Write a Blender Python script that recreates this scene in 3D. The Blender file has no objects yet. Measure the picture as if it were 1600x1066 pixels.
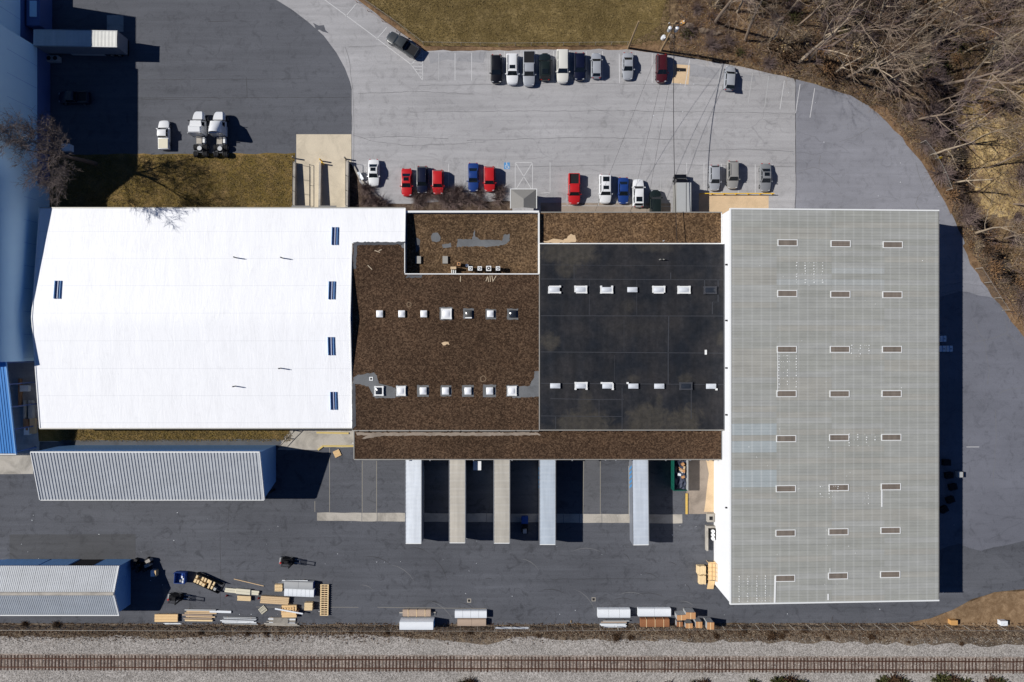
import bpy, math, random
import numpy as np
from mathutils import Vector, Matrix

# ------------------------------------------------------------------ camera, sky, sun, exposure
S = 0.108          # metres per photo pixel on the ground
H = 115.2          # drone height
scene = bpy.context.scene
COL = scene.collection
R = math.radians
cam_data = bpy.data.cameras.new('camera'); cam = bpy.data.objects.new('camera', cam_data); COL.objects.link(cam)
cam.location = (0, 0, H); cam.rotation_euler = (0, 0, 0)
cam_data.sensor_width = 36; cam_data.lens = 24; cam_data.clip_start = 1; cam_data.clip_end = 3000
scene.camera = cam
SUN_EL = 40.0; SUN_AZ = 9.0      # sun stands over the left edge, a little towards the top
sd = Vector((-math.cos(R(SUN_EL)) * math.cos(R(SUN_AZ)), math.cos(R(SUN_EL)) * math.sin(R(SUN_AZ)), math.sin(R(SUN_EL))))
world = bpy.data.worlds.new('World'); scene.world = world; world.use_nodes = True
wn = world.node_tree.nodes; wl = world.node_tree.links
sky = wn.new('ShaderNodeTexSky'); sky.sky_type = 'NISHITA'; sky.sun_disc = False
sky.sun_elevation = R(SUN_EL); sky.sun_rotation = math.atan2(sd.x, sd.y)
sky.air_density = 0.4; sky.dust_density = 0.0; sky.ozone_density = 10.0
wn['Background'].inputs['Strength'].default_value = 0.08
wl.new(sky.outputs['Color'], wn['Background'].inputs['Color'])
sl = bpy.data.lights.new('sun', 'SUN'); sl.energy = 5.0; sl.angle = R(0.5); sl.color = (1.0, 0.965, 0.91)
sun = bpy.data.objects.new('sun', sl); COL.objects.link(sun)
sun.rotation_euler = sd.to_track_quat('Z', 'Y').to_euler(); sun.location = (-200, 30, 180)
vs = scene.view_settings
vs.view_transform = 'Standard'; vs.look = 'None'; vs.exposure = 0.0; vs.gamma = 1.0; vs.use_curve_mapping = False
scene.cycles.max_bounces = 6; scene.cycles.transparent_max_bounces = 12

# ------------------------------------------------------------------ helpers
def P(u, v, z=0.0):
    "world point at height z that stands over photo position u, v"
    k = S * (1 - z / H)
    return ((u - 800) * k, (533 - v) * k, z)
def G(x, y):      # ground pixels (offset from the centre, y downwards) to metres
    return (x * S, -y * S)

class MB:
    def __init__(s): s.v = []; s.f = []
    def poly(s, pts):
        n = len(s.v); s.v += [tuple(p) for p in pts]; s.f.append(tuple(range(n, n + len(pts)))); return s
    def box(s, x0, x1, y0, y1, z0, z1, rz=0.0, o=(0, 0)):
        if x0 > x1: x0, x1 = x1, x0
        if y0 > y1: y0, y1 = y1, y0
        n = len(s.v); c, q = math.cos(rz), math.sin(rz)
        for z in (z0, z1):
            for (x, y) in ((x0, y0), (x1, y0), (x1, y1), (x0, y1)):
                s.v.append((o[0] + x * c - y * q, o[1] + x * q + y * c, z))
        s.f += [(n+3, n+2, n+1, n), (n+4, n+5, n+6, n+7), (n, n+1, n+5, n+4), (n+1, n+2, n+6, n+5), (n+2, n+3, n+7, n+6), (n+3, n, n+4, n+7)]
        return s
    def hexa(s, bot, top):
        "eight corners: four below, four above, both counter-clockwise from above"
        n = len(s.v); s.v += [tuple(p) for p in bot] + [tuple(p) for p in top]
        s.f += [(n+3, n+2, n+1, n), (n+4, n+5, n+6, n+7), (n, n+1, n+5, n+4), (n+1, n+2, n+6, n+5), (n+2, n+3, n+7, n+6), (n+3, n, n+4, n+7)]
        return s
    def prism(s, poly, z0, z1, cap=True):
        a = sum(p[0] * q[1] - q[0] * p[1] for p, q in zip(poly, poly[1:] + poly[:1]))
        if a < 0: poly = poly[::-1]
        n = len(s.v); m = len(poly)
        s.v += [(p[0], p[1], z0) for p in poly] + [(p[0], p[1], z1) for p in poly]
        for i in range(m):
            j = (i + 1) % m; s.f.append((n + i, n + j, n + m + j, n + m + i))
        if cap:
            s.f.append(tuple(range(n + m, n + 2 * m))); s.f.append(tuple(range(n + m - 1, n - 1, -1)))
        return s
    def loft(s, rings, close=True, caps=True):
        n = len(s.v); m = len(rings[0])
        for r in rings: s.v += [tuple(p) for p in r]
        for i in range(len(rings) - 1):
            a = n + i * m; b = a + m
            for j in range(m if close else m - 1):
                k = (j + 1) % m; s.f.append((a + j, a + k, b + k, b + j))
        if caps and close:
            s.f.append(tuple(range(n + m - 1, n - 1, -1))); e = n + (len(rings) - 1) * m; s.f.append(tuple(range(e, e + m)))
        return s
    def tube(s, pts, rad, n=6, caps=True):
        if not hasattr(rad, '__len__'): rad = [rad] * len(pts)
        pts = [Vector(p) for p in pts]; rings = []
        for i, p in enumerate(pts):
            d = (pts[min(i + 1, len(pts) - 1)] - pts[max(i - 1, 0)])
            d = d.normalized() if d.length > 1e-9 else Vector((0, 0, 1))
            a = Vector((0, 0, 1)) if abs(d.z) < 0.9 else Vector((1, 0, 0))
            x = d.cross(a).normalized(); y = d.cross(x)
            rings.append([p + (x * math.cos(t) + y * math.sin(t)) * rad[i] for t in (2 * math.pi * k / n for k in range(n))])
        return s.loft(rings, True, caps)
    def cyl(s, c, r, z0, z1, n=16, r2=None):
        r2 = r if r2 is None else r2
        a = [(c[0] + r * math.cos(2 * math.pi * k / n), c[1] + r * math.sin(2 * math.pi * k / n), z0) for k in range(n)]
        b = [(c[0] + r2 * math.cos(2 * math.pi * k / n), c[1] + r2 * math.sin(2 * math.pi * k / n), z1) for k in range(n)]
        return s.loft([a, b])
    def axle(s, c, r, w, n=16):
        "cylinder lying along x"
        a = [(c[0] - w / 2, c[1] + r * math.cos(2 * math.pi * k / n), c[2] + r * math.sin(2 * math.pi * k / n)) for k in range(n)]
        b = [(c[0] + w / 2, p[1], p[2]) for p in a]
        return s.loft([a, b])
    def strip(s, pts, w, z=None):
        "flat ribbon along a polyline of metres"
        L = []; Rr = []; ws = w if hasattr(w, '__len__') else [w] * len(pts)
        for i, p in enumerate(pts):
            a = pts[max(i - 1, 0)]; b = pts[min(i + 1, len(pts) - 1)]
            dx, dy = b[0] - a[0], b[1] - a[1]; l = math.hypot(dx, dy) or 1
            zz = z if z is not None else p[2]
            L.append((p[0] - dy / l * ws[i] / 2, p[1] + dx / l * ws[i] / 2, zz)); Rr.append((p[0] + dy / l * ws[i] / 2, p[1] - dx / l * ws[i] / 2, zz))
        n = len(s.v)
        for a, b in zip(L, Rr): s.v += [a, b]
        for i in range(len(pts) - 1): s.f.append((n + 2*i, n + 2*i + 1, n + 2*i + 3, n + 2*i + 2))
        return s
    def mesh(s, name, mat, smooth=None):
        me = bpy.data.meshes.new(name); me.from_pydata(s.v, [], s.f); me.update()
        if mat is not None: me.materials.append(mat)
        if smooth is not None:
            me.polygons.foreach_set('use_smooth', [True] * len(me.polygons)); me.set_sharp_from_angle(angle=R(smooth))
        return me
    def build(s, name, mat, parent=None, smooth=None, world=False):
        if world and parent is not None:
            o = Vector((0, 0, 0)); q = parent
            while q is not None: o += q.location; q = q.parent
            s.v = [(a - o.x, b - o.y, c - o.z) for a, b, c in s.v]
        return inst(name, s.mesh(name, mat, smooth), parent)

def inst(name, me, parent=None, loc=(0, 0, 0), rz=0.0):
    ob = bpy.data.objects.new(name, me); COL.objects.link(ob)
    ob.location = loc; ob.rotation_euler = (0, 0, rz)
    if parent is not None: ob.parent = parent
    return ob
def tag(o, label=None, cat=None, group=None, kind=None):
    for k, x in (('label', label), ('category', cat), ('group', group), ('kind', kind)):
        if x: o[k] = x
    return o
def thing(name, label, cat, loc=(0, 0, 0), rz=0.0, group=None):
    o = bpy.data.objects.new(name, None); COL.objects.link(o); o.empty_display_size = 0.3
    o.location = loc; o.rotation_euler = (0, 0, rz)
    return tag(o, label, cat, group)
def struct(name, mb, mat, parent=None, smooth=None):
    o = mb.build(name, mat, parent, smooth)
    if parent is None: o['kind'] = 'structure'
    return o

# ------------------------------------------------------------------ materials
def lin(r, g, b):
    f = lambda c: ((c / 255 + 0.055) / 1.055) ** 2.4 if c > 10 else c / 255 / 12.92
    return (f(r), f(g), f(b))
class NT:
    def __init__(s, name):
        s.m = bpy.data.materials.new(name); s.m.use_nodes = True; s.t = s.m.node_tree
        s.b = s.t.nodes['Principled BSDF']; s._pos = None
    def n(s, typ, **kw):
        x = s.t.nodes.new('ShaderNode' + typ)
        for k, val in kw.items(): setattr(x, k, val)
        return x
    def l(s, a, b): s.t.links.new(a, b)
    def pos(s):
        if s._pos is None: s._pos = s.n('NewGeometry').outputs['Position']
        return s._pos
    def mapped(s, sc, src=None):
        m = s.n('Mapping'); m.inputs['Scale'].default_value = sc if hasattr(sc, '__len__') else (sc, sc, sc)
        s.l(src or s.pos(), m.inputs['Vector']); return m.outputs['Vector']
    def noise(s, sc, detail=4, rough=0.55, src=None, dist=0.0):
        x = s.n('TexNoise'); x.inputs['Scale'].default_value = 1.0; x.inputs['Detail'].default_value = detail
        x.inputs['Roughness'].default_value = rough; x.inputs['Distortion'].default_value = dist
        s.l(s.mapped(sc, src), x.inputs['Vector']); return x.outputs['Fac']
    def ramp(s, fac, stops):
        x = s.n('ValToRGB'); e = x.color_ramp.elements
        while len(e) < len(stops): e.new(0.5)
        for k, (p, c) in zip(e, stops):
            k.position = p; k.color = (c, c, c, 1) if not hasattr(c, '__len__') else (*c, 1)
        s.l(fac, x.inputs['Fac']); return x.outputs['Color']
    def math(s, op, a, b=None, clamp=False):
        x = s.n('Math', operation=op, use_clamp=clamp)
        for i, q in enumerate((a, b)):
            if q is None: continue
            if isinstance(q, (int, float)): x.inputs[i].default_value = q
            else: s.l(q, x.inputs[i])
        return x.outputs[0]
    def mix(s, fac, a, b, mode='MIX'):
        x = s.n('Mix', data_type='RGBA', blend_type=mode)
        for sock, q in ((x.inputs[0], fac), (x.inputs[6], a), (x.inputs[7], b)):
            if isinstance(q, (int, float)): sock.default_value = q
            elif isinstance(q, tuple): sock.default_value = (*q, 1)
            else: s.l(q, sock)
        return x.outputs[2]
    def bump(s, h, strength, dist=0.05):
        x = s.n('Bump'); x.inputs['Strength'].default_value = strength; x.inputs['Distance'].default_value = dist
        s.l(h, x.inputs['Height']); s.l(x.outputs['Normal'], s.b.inputs['Normal'])
    def done(s, col, rough=0.8, metal=0.0, spec=0.3):
        if isinstance(col, tuple): s.b.inputs['Base Color'].default_value = (*col, 1)
        else: s.l(col, s.b.inputs['Base Color'])
        if isinstance(rough, (int, float)): s.b.inputs['Roughness'].default_value = rough
        else: s.l(rough, s.b.inputs['Roughness'])
        s.b.inputs['Metallic'].default_value = metal; s.b.inputs['Specular IOR Level'].default_value = spec
        return s.m
_mc = {}
def plain(name, col, rough=0.6, metal=0.0, spec=0.3, var=0.12, sc=1.5, coat=0.0):
    "one colour with faint dirt"
    if name in _mc: return _mc[name]
    t = NT(name)
    if var:
        f = t.noise(sc, 5); c = t.mix(f, tuple(x * (1 - var) for x in col), tuple(min(1, x * (1 + var)) for x in col))
    else: c = col
    m = t.done(c, rough, metal, spec)
    if coat: t.b.inputs['Coat Weight'].default_value = coat; t.b.inputs['Coat Roughness'].default_value = 0.06
    _mc[name] = m; return m

def m_asphalt(name, col, mott=0.16, streak=0.14, crack=0.5, tint=(1, 1, 1), grain=0.22, blot=0.25):
    t = NT(name)
    big = t.ramp(t.noise((0.05, 0.08, 0.05), 5, 0.6), [(0.3, 1 - mott), (0.7, 1 + mott * 0.7)])
    st = t.ramp(t.noise((0.05, 1.1, 1), 6, 0.65, dist=0.4), [(0.3, 1 - streak), (0.72, 1 + streak * 0.6)])
    fine = t.ramp(t.noise(5.5, 4, 0.75), [(0.25, 1 - grain), (0.75, 1 + grain)])
    mid = t.ramp(t.noise(0.55, 6, 0.7, dist=1.2), [(0.33, 1 - blot), (0.48, 1.0), (0.62, 1.0), (0.8, 1 + blot * 0.5)])
    c = t.mix(1.0, col, big, 'MULTIPLY'); c = t.mix(1.0, c, st, 'MULTIPLY'); c = t.mix(1.0, c, fine, 'MULTIPLY'); c = t.mix(1.0, c, mid, 'MULTIPLY')
    if crack:
        w = t.n('Vector' + 'Math', operation='ADD'); nz = t.n('TexNoise'); nz.inputs['Scale'].default_value = 0.22; nz.inputs['Detail'].default_value = 5
        t.l(t.pos(), nz.inputs['Vector']); sc = t.n('VectorMath', operation='SCALE'); sc.inputs['Scale'].default_value = 3.0
        t.l(nz.outputs['Color'], sc.inputs[0]); t.l(t.pos(), w.inputs[0]); t.l(sc.outputs[0], w.inputs[1])
        vo = t.n('TexVoronoi', feature='DISTANCE_TO_EDGE'); vo.inputs['Scale'].default_value = 1.0
        t.l(t.mapped((0.045, 0.16, 0.0), w.outputs[0]), vo.inputs['Vector'])
        ln = t.ramp(vo.outputs['Distance'], [(0.0, 0.9), (0.003, 0.5), (0.007, 0.0)])
        gate = t.ramp(t.noise(0.09, 2), [(0.45, 0.0), (0.6, 1.0)])
        c = t.mix(t.math('MULTIPLY', t.math('MULTIPLY', ln, gate), crack), c, tuple(x * 0.45 for x in col))
    c = t.mix(1.0, c, tint, 'MULTIPLY')
    t.bump(t.noise(9, 3, 0.7), 0.35, 0.03)
    return t.done(c, 0.9, 0, 0.15)
def m_soil(name, stops, sc=1.2, sc2=6, bump=0.6, dark=0.45, detail=8, dist=0.05):
    t = NT(name)
    f = t.noise(sc, detail, 0.68, dist=0.6); c = t.ramp(f, stops)
    g = t.ramp(t.noise(sc2, 5, 0.75), [(0.28, 1 - dark), (0.7, 1 + dark * 0.7)]); c = t.mix(1.0, c, g, 'MULTIPLY')
    h = t.ramp(t.noise(sc * 0.12, 3), [(0.3, 0.68), (0.7, 1.28)]); c = t.mix(1.0, c, h, 'MULTIPLY')
    t.bump(t.noise(sc2 * 0.8, 5, 0.7), bump, dist)
    return t.done(c, 0.95, 0, 0.1)
def m_gravel(name, lo, mid, hi, cell=3.2, big=0.3, spark=None):
    t = NT(name)
    vo = t.n('TexVoronoi', feature='F1'); vo.inputs['Scale'].default_value = cell; t.l(t.pos(), vo.inputs['Vector'])
    sep = t.n('SeparateColor'); t.l(vo.outputs['Color'], sep.inputs['Color'])
    n1 = t.noise(cell * 0.9, 8, 0.85)
    f = t.mix(0.7, sep.outputs[0], n1)
    c = t.ramp(f, [(0.28, lo), (0.5, mid), (0.74, hi)])
    b = t.ramp(t.noise(0.1, 7, 0.65, dist=0.8), [(0.3, 1 - big), (0.7, 1 + big)])
    c = t.mix(1.0, c, b, 'MULTIPLY')
    b2 = t.ramp(t.noise((0.5, 0.9, 1), 5, 0.7), [(0.3, 1 - big * .6), (0.7, 1 + big * .6)])
    c = t.mix(1.0, c, b2, 'MULTIPLY')
    if spark:
        g = t.ramp(t.noise(0.35, 6, 0.7), [(0.5, 0.0), (0.72, 0.8)]); c = t.mix(g, c, t.mix(1.0, c, spark, 'MULTIPLY'))
    t.bump(n1, 0.5, 0.04)
    return t.done(c, 0.95, 0, 0.1)
def m_concrete(name, col, stain=0.3, tint=None):
    t = NT(name)
    a = t.ramp(t.noise(0.35, 7, 0.65, dist=0.6), [(0.3, 1 - stain), (0.55, 1.0), (0.8, 1.08)])
    b = t.ramp(t.noise(6, 4, 0.7), [(0.3, 0.9), (0.7, 1.08)])
    c = t.mix(1.0, t.mix(1.0, col, a, 'MULTIPLY'), b, 'MULTIPLY')
    t.bump(t.noise(8, 3), 0.2, 0.02)
    return t.done(c, 0.9, 0, 0.2)
def m_membrane_white():
    t = NT('white_membrane')
    wr = t.noise((1.3, 0.25, 1), 6, 0.7, dist=1.5)
    seam = t.n('SeparateXYZ'); t.l(t.pos(), seam.inputs[0])
    fy = t.math('FRACT', t.math('MULTIPLY', seam.outputs[1], 1 / 4.4))
    sl_ = t.math('LESS_THAN', fy, 0.012)
    dirt = t.ramp(t.noise(0.5, 8, 0.75, dist=1.0), [(0.5, 1.0), (0.64, 0.97), (0.74, 0.88), (0.86, 0.62)])
    c = t.mix(1.0, (0.90, 0.91, 0.93), dirt, 'MULTIPLY')
    sp_ = t.ramp(t.noise(1.6, 4, 0.8), [(0.70, 1.0), (0.78, 0.55)]); c = t.mix(1.0, c, sp_, 'MULTIPLY')
    st_ = t.ramp(t.noise((0.7, 0.06, 1), 5, 0.6), [(0.3, 0.95), (0.6, 1.0)]); c = t.mix(1.0, c, st_, 'MULTIPLY')
    c = t.mix(t.math('MULTIPLY', sl_, 0.4), c, (0.5, 0.52, 0.56))
    t.bump(wr, 0.42, 0.09)
    return t.done(c, 0.55, 0, 0.3)
def m_membrane_black():
    t = NT('black_membrane')
    edge = t.math('MULTIPLY', t.math('SUBTRACT', t.noise(0.55, 6, 0.68, dist=0.8), 0.5), 1.9)
    tot = None
    for u, v, ru, rv, a in ((892, 394, 44, 22, 1), (884, 420, 18, 14, .8), (860, 534, 16, 17, .9), (912, 664, 46, 22, 1), (915, 635, 12, 30, .7), (1012, 660, 36, 30, 1), (1068, 660, 30, 26, 1), (1072, 592, 13, 9, .7), (990, 592, 9, 7, .6),
                           (1030, 628, 7, 14, .7), (982, 478, 12, 12, .5), (1126, 530, 7, 12, .7), (1024, 387, 34, 8, .7), (1129, 440, 5, 60, .4), (950, 668, 120, 8, .5), (1000, 512, 60, 14, .25)):
        k = S * (1 - 5.9 / H); sub = t.n('VectorMath', operation='SUBTRACT'); sub.inputs[1].default_value = ((u - 800) * k, (533 - v) * k, 0); t.l(t.pos(), sub.inputs[0])
        mul = t.n('VectorMath', operation='MULTIPLY'); mul.inputs[1].default_value = (1 / (ru * k), 1 / (rv * k), 0); t.l(sub.outputs[0], mul.inputs[0])
        ln = t.n('VectorMath', operation='LENGTH'); t.l(mul.outputs[0], ln.inputs[0])
        m = t.math('MULTIPLY', t.math('SUBTRACT', 1.15, t.math('ADD', ln.outputs['Value'], edge), clamp=True), 2.2 * a, clamp=True)
        m = t.math('MULTIPLY', m, a)
        tot = m if tot is None else t.math('MAXIMUM', tot, m)
    c = t.mix(t.ramp(t.noise(0.2, 6, 0.65), [(0.35, 0.0), (0.65, 1.0)]), lin(22, 27, 35), lin(46, 45, 47))
    c = t.mix(t.math('MULTIPLY', tot, t.ramp(t.noise(1.4, 5, 0.7), [(0.3, 0.35), (0.7, 0.9)])), c, lin(70, 66, 59))
    g = t.ramp(t.noise(1.6, 6, 0.7), [(0.3, 0.75), (0.7, 1.25)]); c = t.mix(1.0, c, g, 'MULTIPLY')
    s2 = t.ramp(t.noise((0.9, 0.07, 1), 4, 0.6), [(0.35, 0.82), (0.7, 1.2)]); c = t.mix(1.0, c, s2, 'MULTIPLY')
    t.bump(t.noise(0.8, 5), 0.3, 0.05)
    return t.done(c, 0.75, 0, 0.25)
def m_metal_roof(name, col, period, axis=0, line=0.1, streak=0.1, rough=0.5, off=0.0):
    t = NT(name)
    sp = t.n('SeparateXYZ'); t.l(t.pos(), sp.inputs[0])
    f = t.math('FRACT', t.math('ADD', t.math('MULTIPLY', sp.outputs[axis], 1 / period), off))
    tri = t.math('ABSOLUTE', t.math('SUBTRACT', f, 0.5))
    ln = t.ramp(tri, [(0.0, 1.0), (0.07, 0.4), (0.14, 0.0)])
    a = t.ramp(t.noise((0.12, 1.4, 1) if axis == 0 else (1.4, 0.12, 1), 5, 0.6), [(0.3, 1 - streak), (0.7, 1 + streak)])
    b = t.ramp(t.noise(0.35, 6, 0.7), [(0.3, 0.92), (0.7, 1.06)])
    c = t.mix(1.0, t.mix(1.0, col, a, 'MULTIPLY'), b, 'MULTIPLY')
    c = t.mix(t.math('MULTIPLY', ln, line), c, (0.8, 0.82, 0.82))
    return t.done(c, rough, 0.0, 0.35)
def m_paint(name, col, wear=0.4):
    t = NT(name)
    f = t.ramp(t.noise(2.2, 6, 0.75), [(0.3, 0.0), (0.62, 1.0)])
    c = t.mix(t.math('MULTIPLY', t.math('SUBTRACT', 1.0, f), wear), col, lin(150, 150, 152))
    return t.done(c, 0.7, 0, 0.2)
def m_mesh(name):
    t = NT(name)
    sp = t.n('SeparateXYZ'); t.l(t.n('TexCoord').outputs['UV'], sp.inputs[0])
    tr = t.n('BsdfTransparent'); mx = t.n('MixShader'); mx.inputs[0].default_value = 0.16
    out = t.t.nodes['Material Output']; t.done(lin(120, 120, 118), 0.6, 0.3)
    t.l(tr.outputs[0], mx.inputs[1]); t.l(t.b.outputs[0], mx.inputs[2]); t.l(mx.outputs[0], out.inputs['Surface'])
    return t.m

K = {}
K['lot'] = m_asphalt('light_asphalt', lin(166, 165, 166.5), 0.15, 0.15, 0.45, grain=0.16, blot=0.2)
K['dark'] = m_asphalt('dark_asphalt', lin(94, 96, 102), 0.16, 0.14, 0.35, grain=0.18, blot=0.22)
K['right'] = m_asphalt('worn_asphalt', lin(136, 137, 144), 0.22, 0.10, 0.6, grain=0.12, blot=0.2)
K['yard'] = m_asphalt('yard_asphalt', lin(90, 92, 98), 0.2, 0.17, 0.3, grain=0.22, blot=0.32)
K['lotpatch'] = m_asphalt('patched_asphalt', lin(152, 152, 155), 0.12, 0.1, 0.3, grain=0.14, blot=0.2)
K['sidepatch'] = m_asphalt('side_patch_asphalt', lin(98, 100, 108), 0.12, 0.1, 0.0, grain=0.14, blot=0.2)
K['yardpatch'] = m_asphalt('yard_patch_asphalt', lin(83, 84, 87), 0.14, 0.16, 0.0, grain=0.16, blot=0.25)
K['side'] = m_asphalt('side_drive_asphalt', lin(110, 112, 121), 0.2, 0.06, 0.45, grain=0.14, blot=0.22)
K['bay'] = m_asphalt('bay_asphalt', lin(98, 99, 103), 0.16, 0.05, 0.2, grain=0.2, blot=0.3)
K['litter'] = m_soil('leaf_litter', [(0.25, lin(42, 34, 26)), (0.45, lin(90, 74, 56)), (0.62, lin(130, 110, 84)), (0.8, lin(176, 155, 120))], 0.7, 5, 0.9, 0.55)
K['grass'] = m_soil('dormant_grass', [(0.25, lin(86, 73, 42)), (0.5, lin(114, 98, 62)), (0.75, lin(152, 133, 94))], 0.45, 5, 0.7, 0.55)
K['grass2'] = m_soil('green_brown_grass', [(0.25, lin(80, 70, 32)), (0.5, lin(112, 94, 52)), (0.75, lin(150, 124, 86))], 0.4, 5, 0.7, 0.5)
K['scrub'] = m_soil('scrub_soil', [(0.2, lin(46, 40, 36)), (0.45, lin(96, 86, 76)), (0.7, lin(134, 118, 98))], 1.1, 6, 0.9, 0.6)
K['mound'] = m_soil('orange_soil', [(0.25, lin(104, 80, 56)), (0.5, lin(134, 110, 84)), (0.75, lin(168, 142, 112))], 0.8, 6, 0.6, 0.4)
K['rust'] = m_soil('rusty_verge', [(0.25, lin(84, 64, 46)), (0.5, lin(122, 98, 74)), (0.75, lin(150, 124, 96))], 1.2, 6, 0.6, 0.4)
K['mulch'] = m_soil('dark_mulch', [(0.25, lin(48, 38, 32)), (0.5, lin(86, 72, 62)), (0.75, lin(132, 116, 100))], 1.4, 7, 0.7, 0.5)
K['ballast'] = m_gravel('track_ballast', lin(104, 99, 94), lin(150, 145, 140), lin(192, 187, 182), 6, 0.16)
K['ballast_brown'] = m_gravel('stained_ballast', lin(80, 72, 66), lin(140, 128, 119), lin(184, 172, 163), 5.5, 0.2)
K['rgravel'] = m_gravel('brown_roof_gravel', lin(38, 28, 21), lin(70, 54, 42), lin(108, 88, 70), 5.5, 0.2, (1.2, 1.15, 1.1))
K['rgravel2'] = m_gravel('tan_roof_gravel', lin(50, 37, 26), lin(94, 74, 55), lin(142, 116, 88), 5.0, 0.3, (1.35, 1.3, 1.15))
K['rgravel3'] = m_gravel('mixed_roof_gravel', lin(44, 33, 24), lin(83, 66, 49), lin(126, 104, 80), 5.0, 0.32, (1.3, 1.25, 1.12))
K['bank'] = m_soil('dry_grass_bank', [(0.25, lin(104, 86, 56)), (0.5, lin(156, 134, 94)), (0.75, lin(196, 174, 130))], 0.9, 5, 0.8, 0.45)
K['heap'] = m_soil('brown_heap_soil', [(0.25, lin(70, 52, 36)), (0.5, lin(116, 92, 66)), (0.75, lin(158, 132, 98))], 0.8, 5, 0.8, 0.5)
K['bare'] = m_concrete('bare_grey_membrane', lin(112, 114, 116), 0.3)
K['bare_dark'] = m_concrete('bare_dark_membrane', lin(88, 90, 94), 0.3)
K['conc'] = m_concrete('tan_concrete', lin(206, 194, 172), 0.22)
K['conc_grey'] = m_concrete('grey_concrete', lin(178, 172, 162), 0.4)
K['conc_tan'] = m_concrete('warm_concrete', lin(208, 182, 148), 0.18)
K['conc_brown'] = m_concrete('brown_concrete', lin(150, 138, 126), 0.35)
K['white_mem'] = m_membrane_white()
K['black_mem'] = m_membrane_black()
K['wroof'] = [m_metal_roof('grey_metal_roof_%d' % i, c, 1.475, 0, 0.13, 0.1, off=0.1) for i, c in enumerate((lin(160, 161, 156), lin(163, 164, 160), lin(157, 158, 152), lin(162, 161, 154)))]
K['wroof_blue'] = m_metal_roof('pale_blue_metal_roof', lin(164, 171, 172), 1.475, 0, 0.22, 0.05, off=0.1)
K['wroof_pale'] = m_metal_roof('pale_grey_metal_roof', lin(167, 170, 168), 1.475, 0, 0.22, 0.05, off=0.1)
K['rib_grey'] = m_metal_roof('galvanised_roof', lin(178, 182, 186), 2.0, 0, 0.0, 0.05)
K['rib_grey2'] = m_metal_roof('galvanised_roof_dull', lin(166, 172, 178), 2.0, 0, 0.0, 0.05)
K['rib_blue'] = m_metal_roof('blue_metal_roof', lin(58, 128, 196), 2.0, 1, 0.0, 0.05)
K['white_wall'] = plain('white_wall', (0.80, 0.81, 0.82), 0.6, var=0.03)
K['pale_wall'] = plain('sky_tinted_panel_wall', (0.64, 0.87, 1.0), 0.5, var=0.05, sc=0.6)  # blue of sky-lit shade put into the wall colour
K['navy_wall'] = plain('navy_panel_wall', (0.10, 0.14, 0.30), 0.5, var=0.1)
K['blue_wall'] = plain('blue_panel_wall', (0.16, 0.34, 0.62), 0.5, var=0.08)
K['grey_wall'] = plain('grey_block_wall', lin(150, 148, 142), 0.8)
K['trim_white'] = plain('white_trim', (0.78, 0.79, 0.78), 0.45, var=0.03)
K['trim_grey'] = plain('grey_trim', lin(160, 158, 152), 0.5, 0.3)
K['dome_white'] = plain('white_dome', (0.8, 0.82, 0.85), 0.35, var=0.04, spec=0.5)
K['dome_pale'] = plain('pale_grey_dome', (0.62, 0.65, 0.69), 0.35, var=0.05, spec=0.5)
K['dome_dark'] = plain('dark_dome', (0.025, 0.03, 0.04), 0.15, spec=0.6, var=0)
K['dome_grey'] = plain('smoky_dome', (0.09, 0.09, 0.085), 0.2, spec=0.6, var=0)
K['fibre'] = m_metal_roof('brown_fibreglass', lin(118, 108, 98), 0.3, 1, 0.12, 0.2)
K['steel'] = plain('galvanised_steel', lin(168, 170, 172), 0.4, 0.6)
K['dark_steel'] = plain('dark_steel', lin(46, 46, 48), 0.5, 0.5)
K['black'] = plain('black_rubber', (0.012, 0.012, 0.014), 0.8, var=0.2)
K['glass'] = plain('car_glass', (0.008, 0.012, 0.016), 0.06, spec=0.5, var=0)
K['rim'] = plain('alloy_rim', (0.45, 0.46, 0.47), 0.3, 0.8, var=0)
K['lamp'] = plain('headlamp_glass', (0.6, 0.62, 0.65), 0.1, spec=0.6, var=0)
K['tail'] = plain('tail_lamp_red', (0.35, 0.01, 0.012), 0.2, spec=0.5, var=0)
K['line'] = m_paint('white_road_paint', (0.62, 0.62, 0.62), 0.45)
K['line_faint'] = m_paint('faded_road_paint', (0.46, 0.46, 0.46), 0.7)
K['line_yard'] = m_paint('faded_yard_paint', lin(150, 144, 130), 0.4)
K['yellow'] = plain('yellow_paint', lin(232, 186, 52), 0.55)
K['sign_blue'] = m_paint('blue_road_paint', lin(70, 140, 196), 0.25)
K['seal'] = plain('crack_seal', lin(112, 112, 113), 0.7)
K['seal_dark'] = plain('dark_crack_seal', lin(58, 58, 60), 0.7)
K['wood'] = plain('new_pine_wood', lin(228, 202, 158), 0.75, var=0.14, sc=3)
K['wood2'] = plain('tan_board', lin(206, 178, 140), 0.75, var=0.1, sc=3)
K['wood3'] = plain('weathered_wood', lin(150, 116, 90), 0.8, var=0.2, sc=3)
K['ply'] = plain('plywood', lin(226, 192, 142), 0.7, var=0.1, sc=2)
K['cream'] = plain('cream_board', lin(214, 208, 186), 0.6, var=0.05)
K['card'] = plain('brown_cardboard', lin(190, 142, 98), 0.8, var=0.12)
K['wrap'] = plain('white_wrap', (0.76, 0.79, 0.82), 0.4, var=0.05)
K['wrap_grey'] = plain('grey_wrap', lin(168, 170, 170), 0.45, var=0.06)
K['brick_brown'] = plain('brown_siding', lin(146, 98, 66), 0.7, var=0.14)
K['tan_pack'] = plain('tan_pack', lin(172, 152, 134), 0.7, var=0.08)
K['pole_wood'] = plain('pole_timber', lin(150, 128, 98), 0.9, var=0.2)
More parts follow.
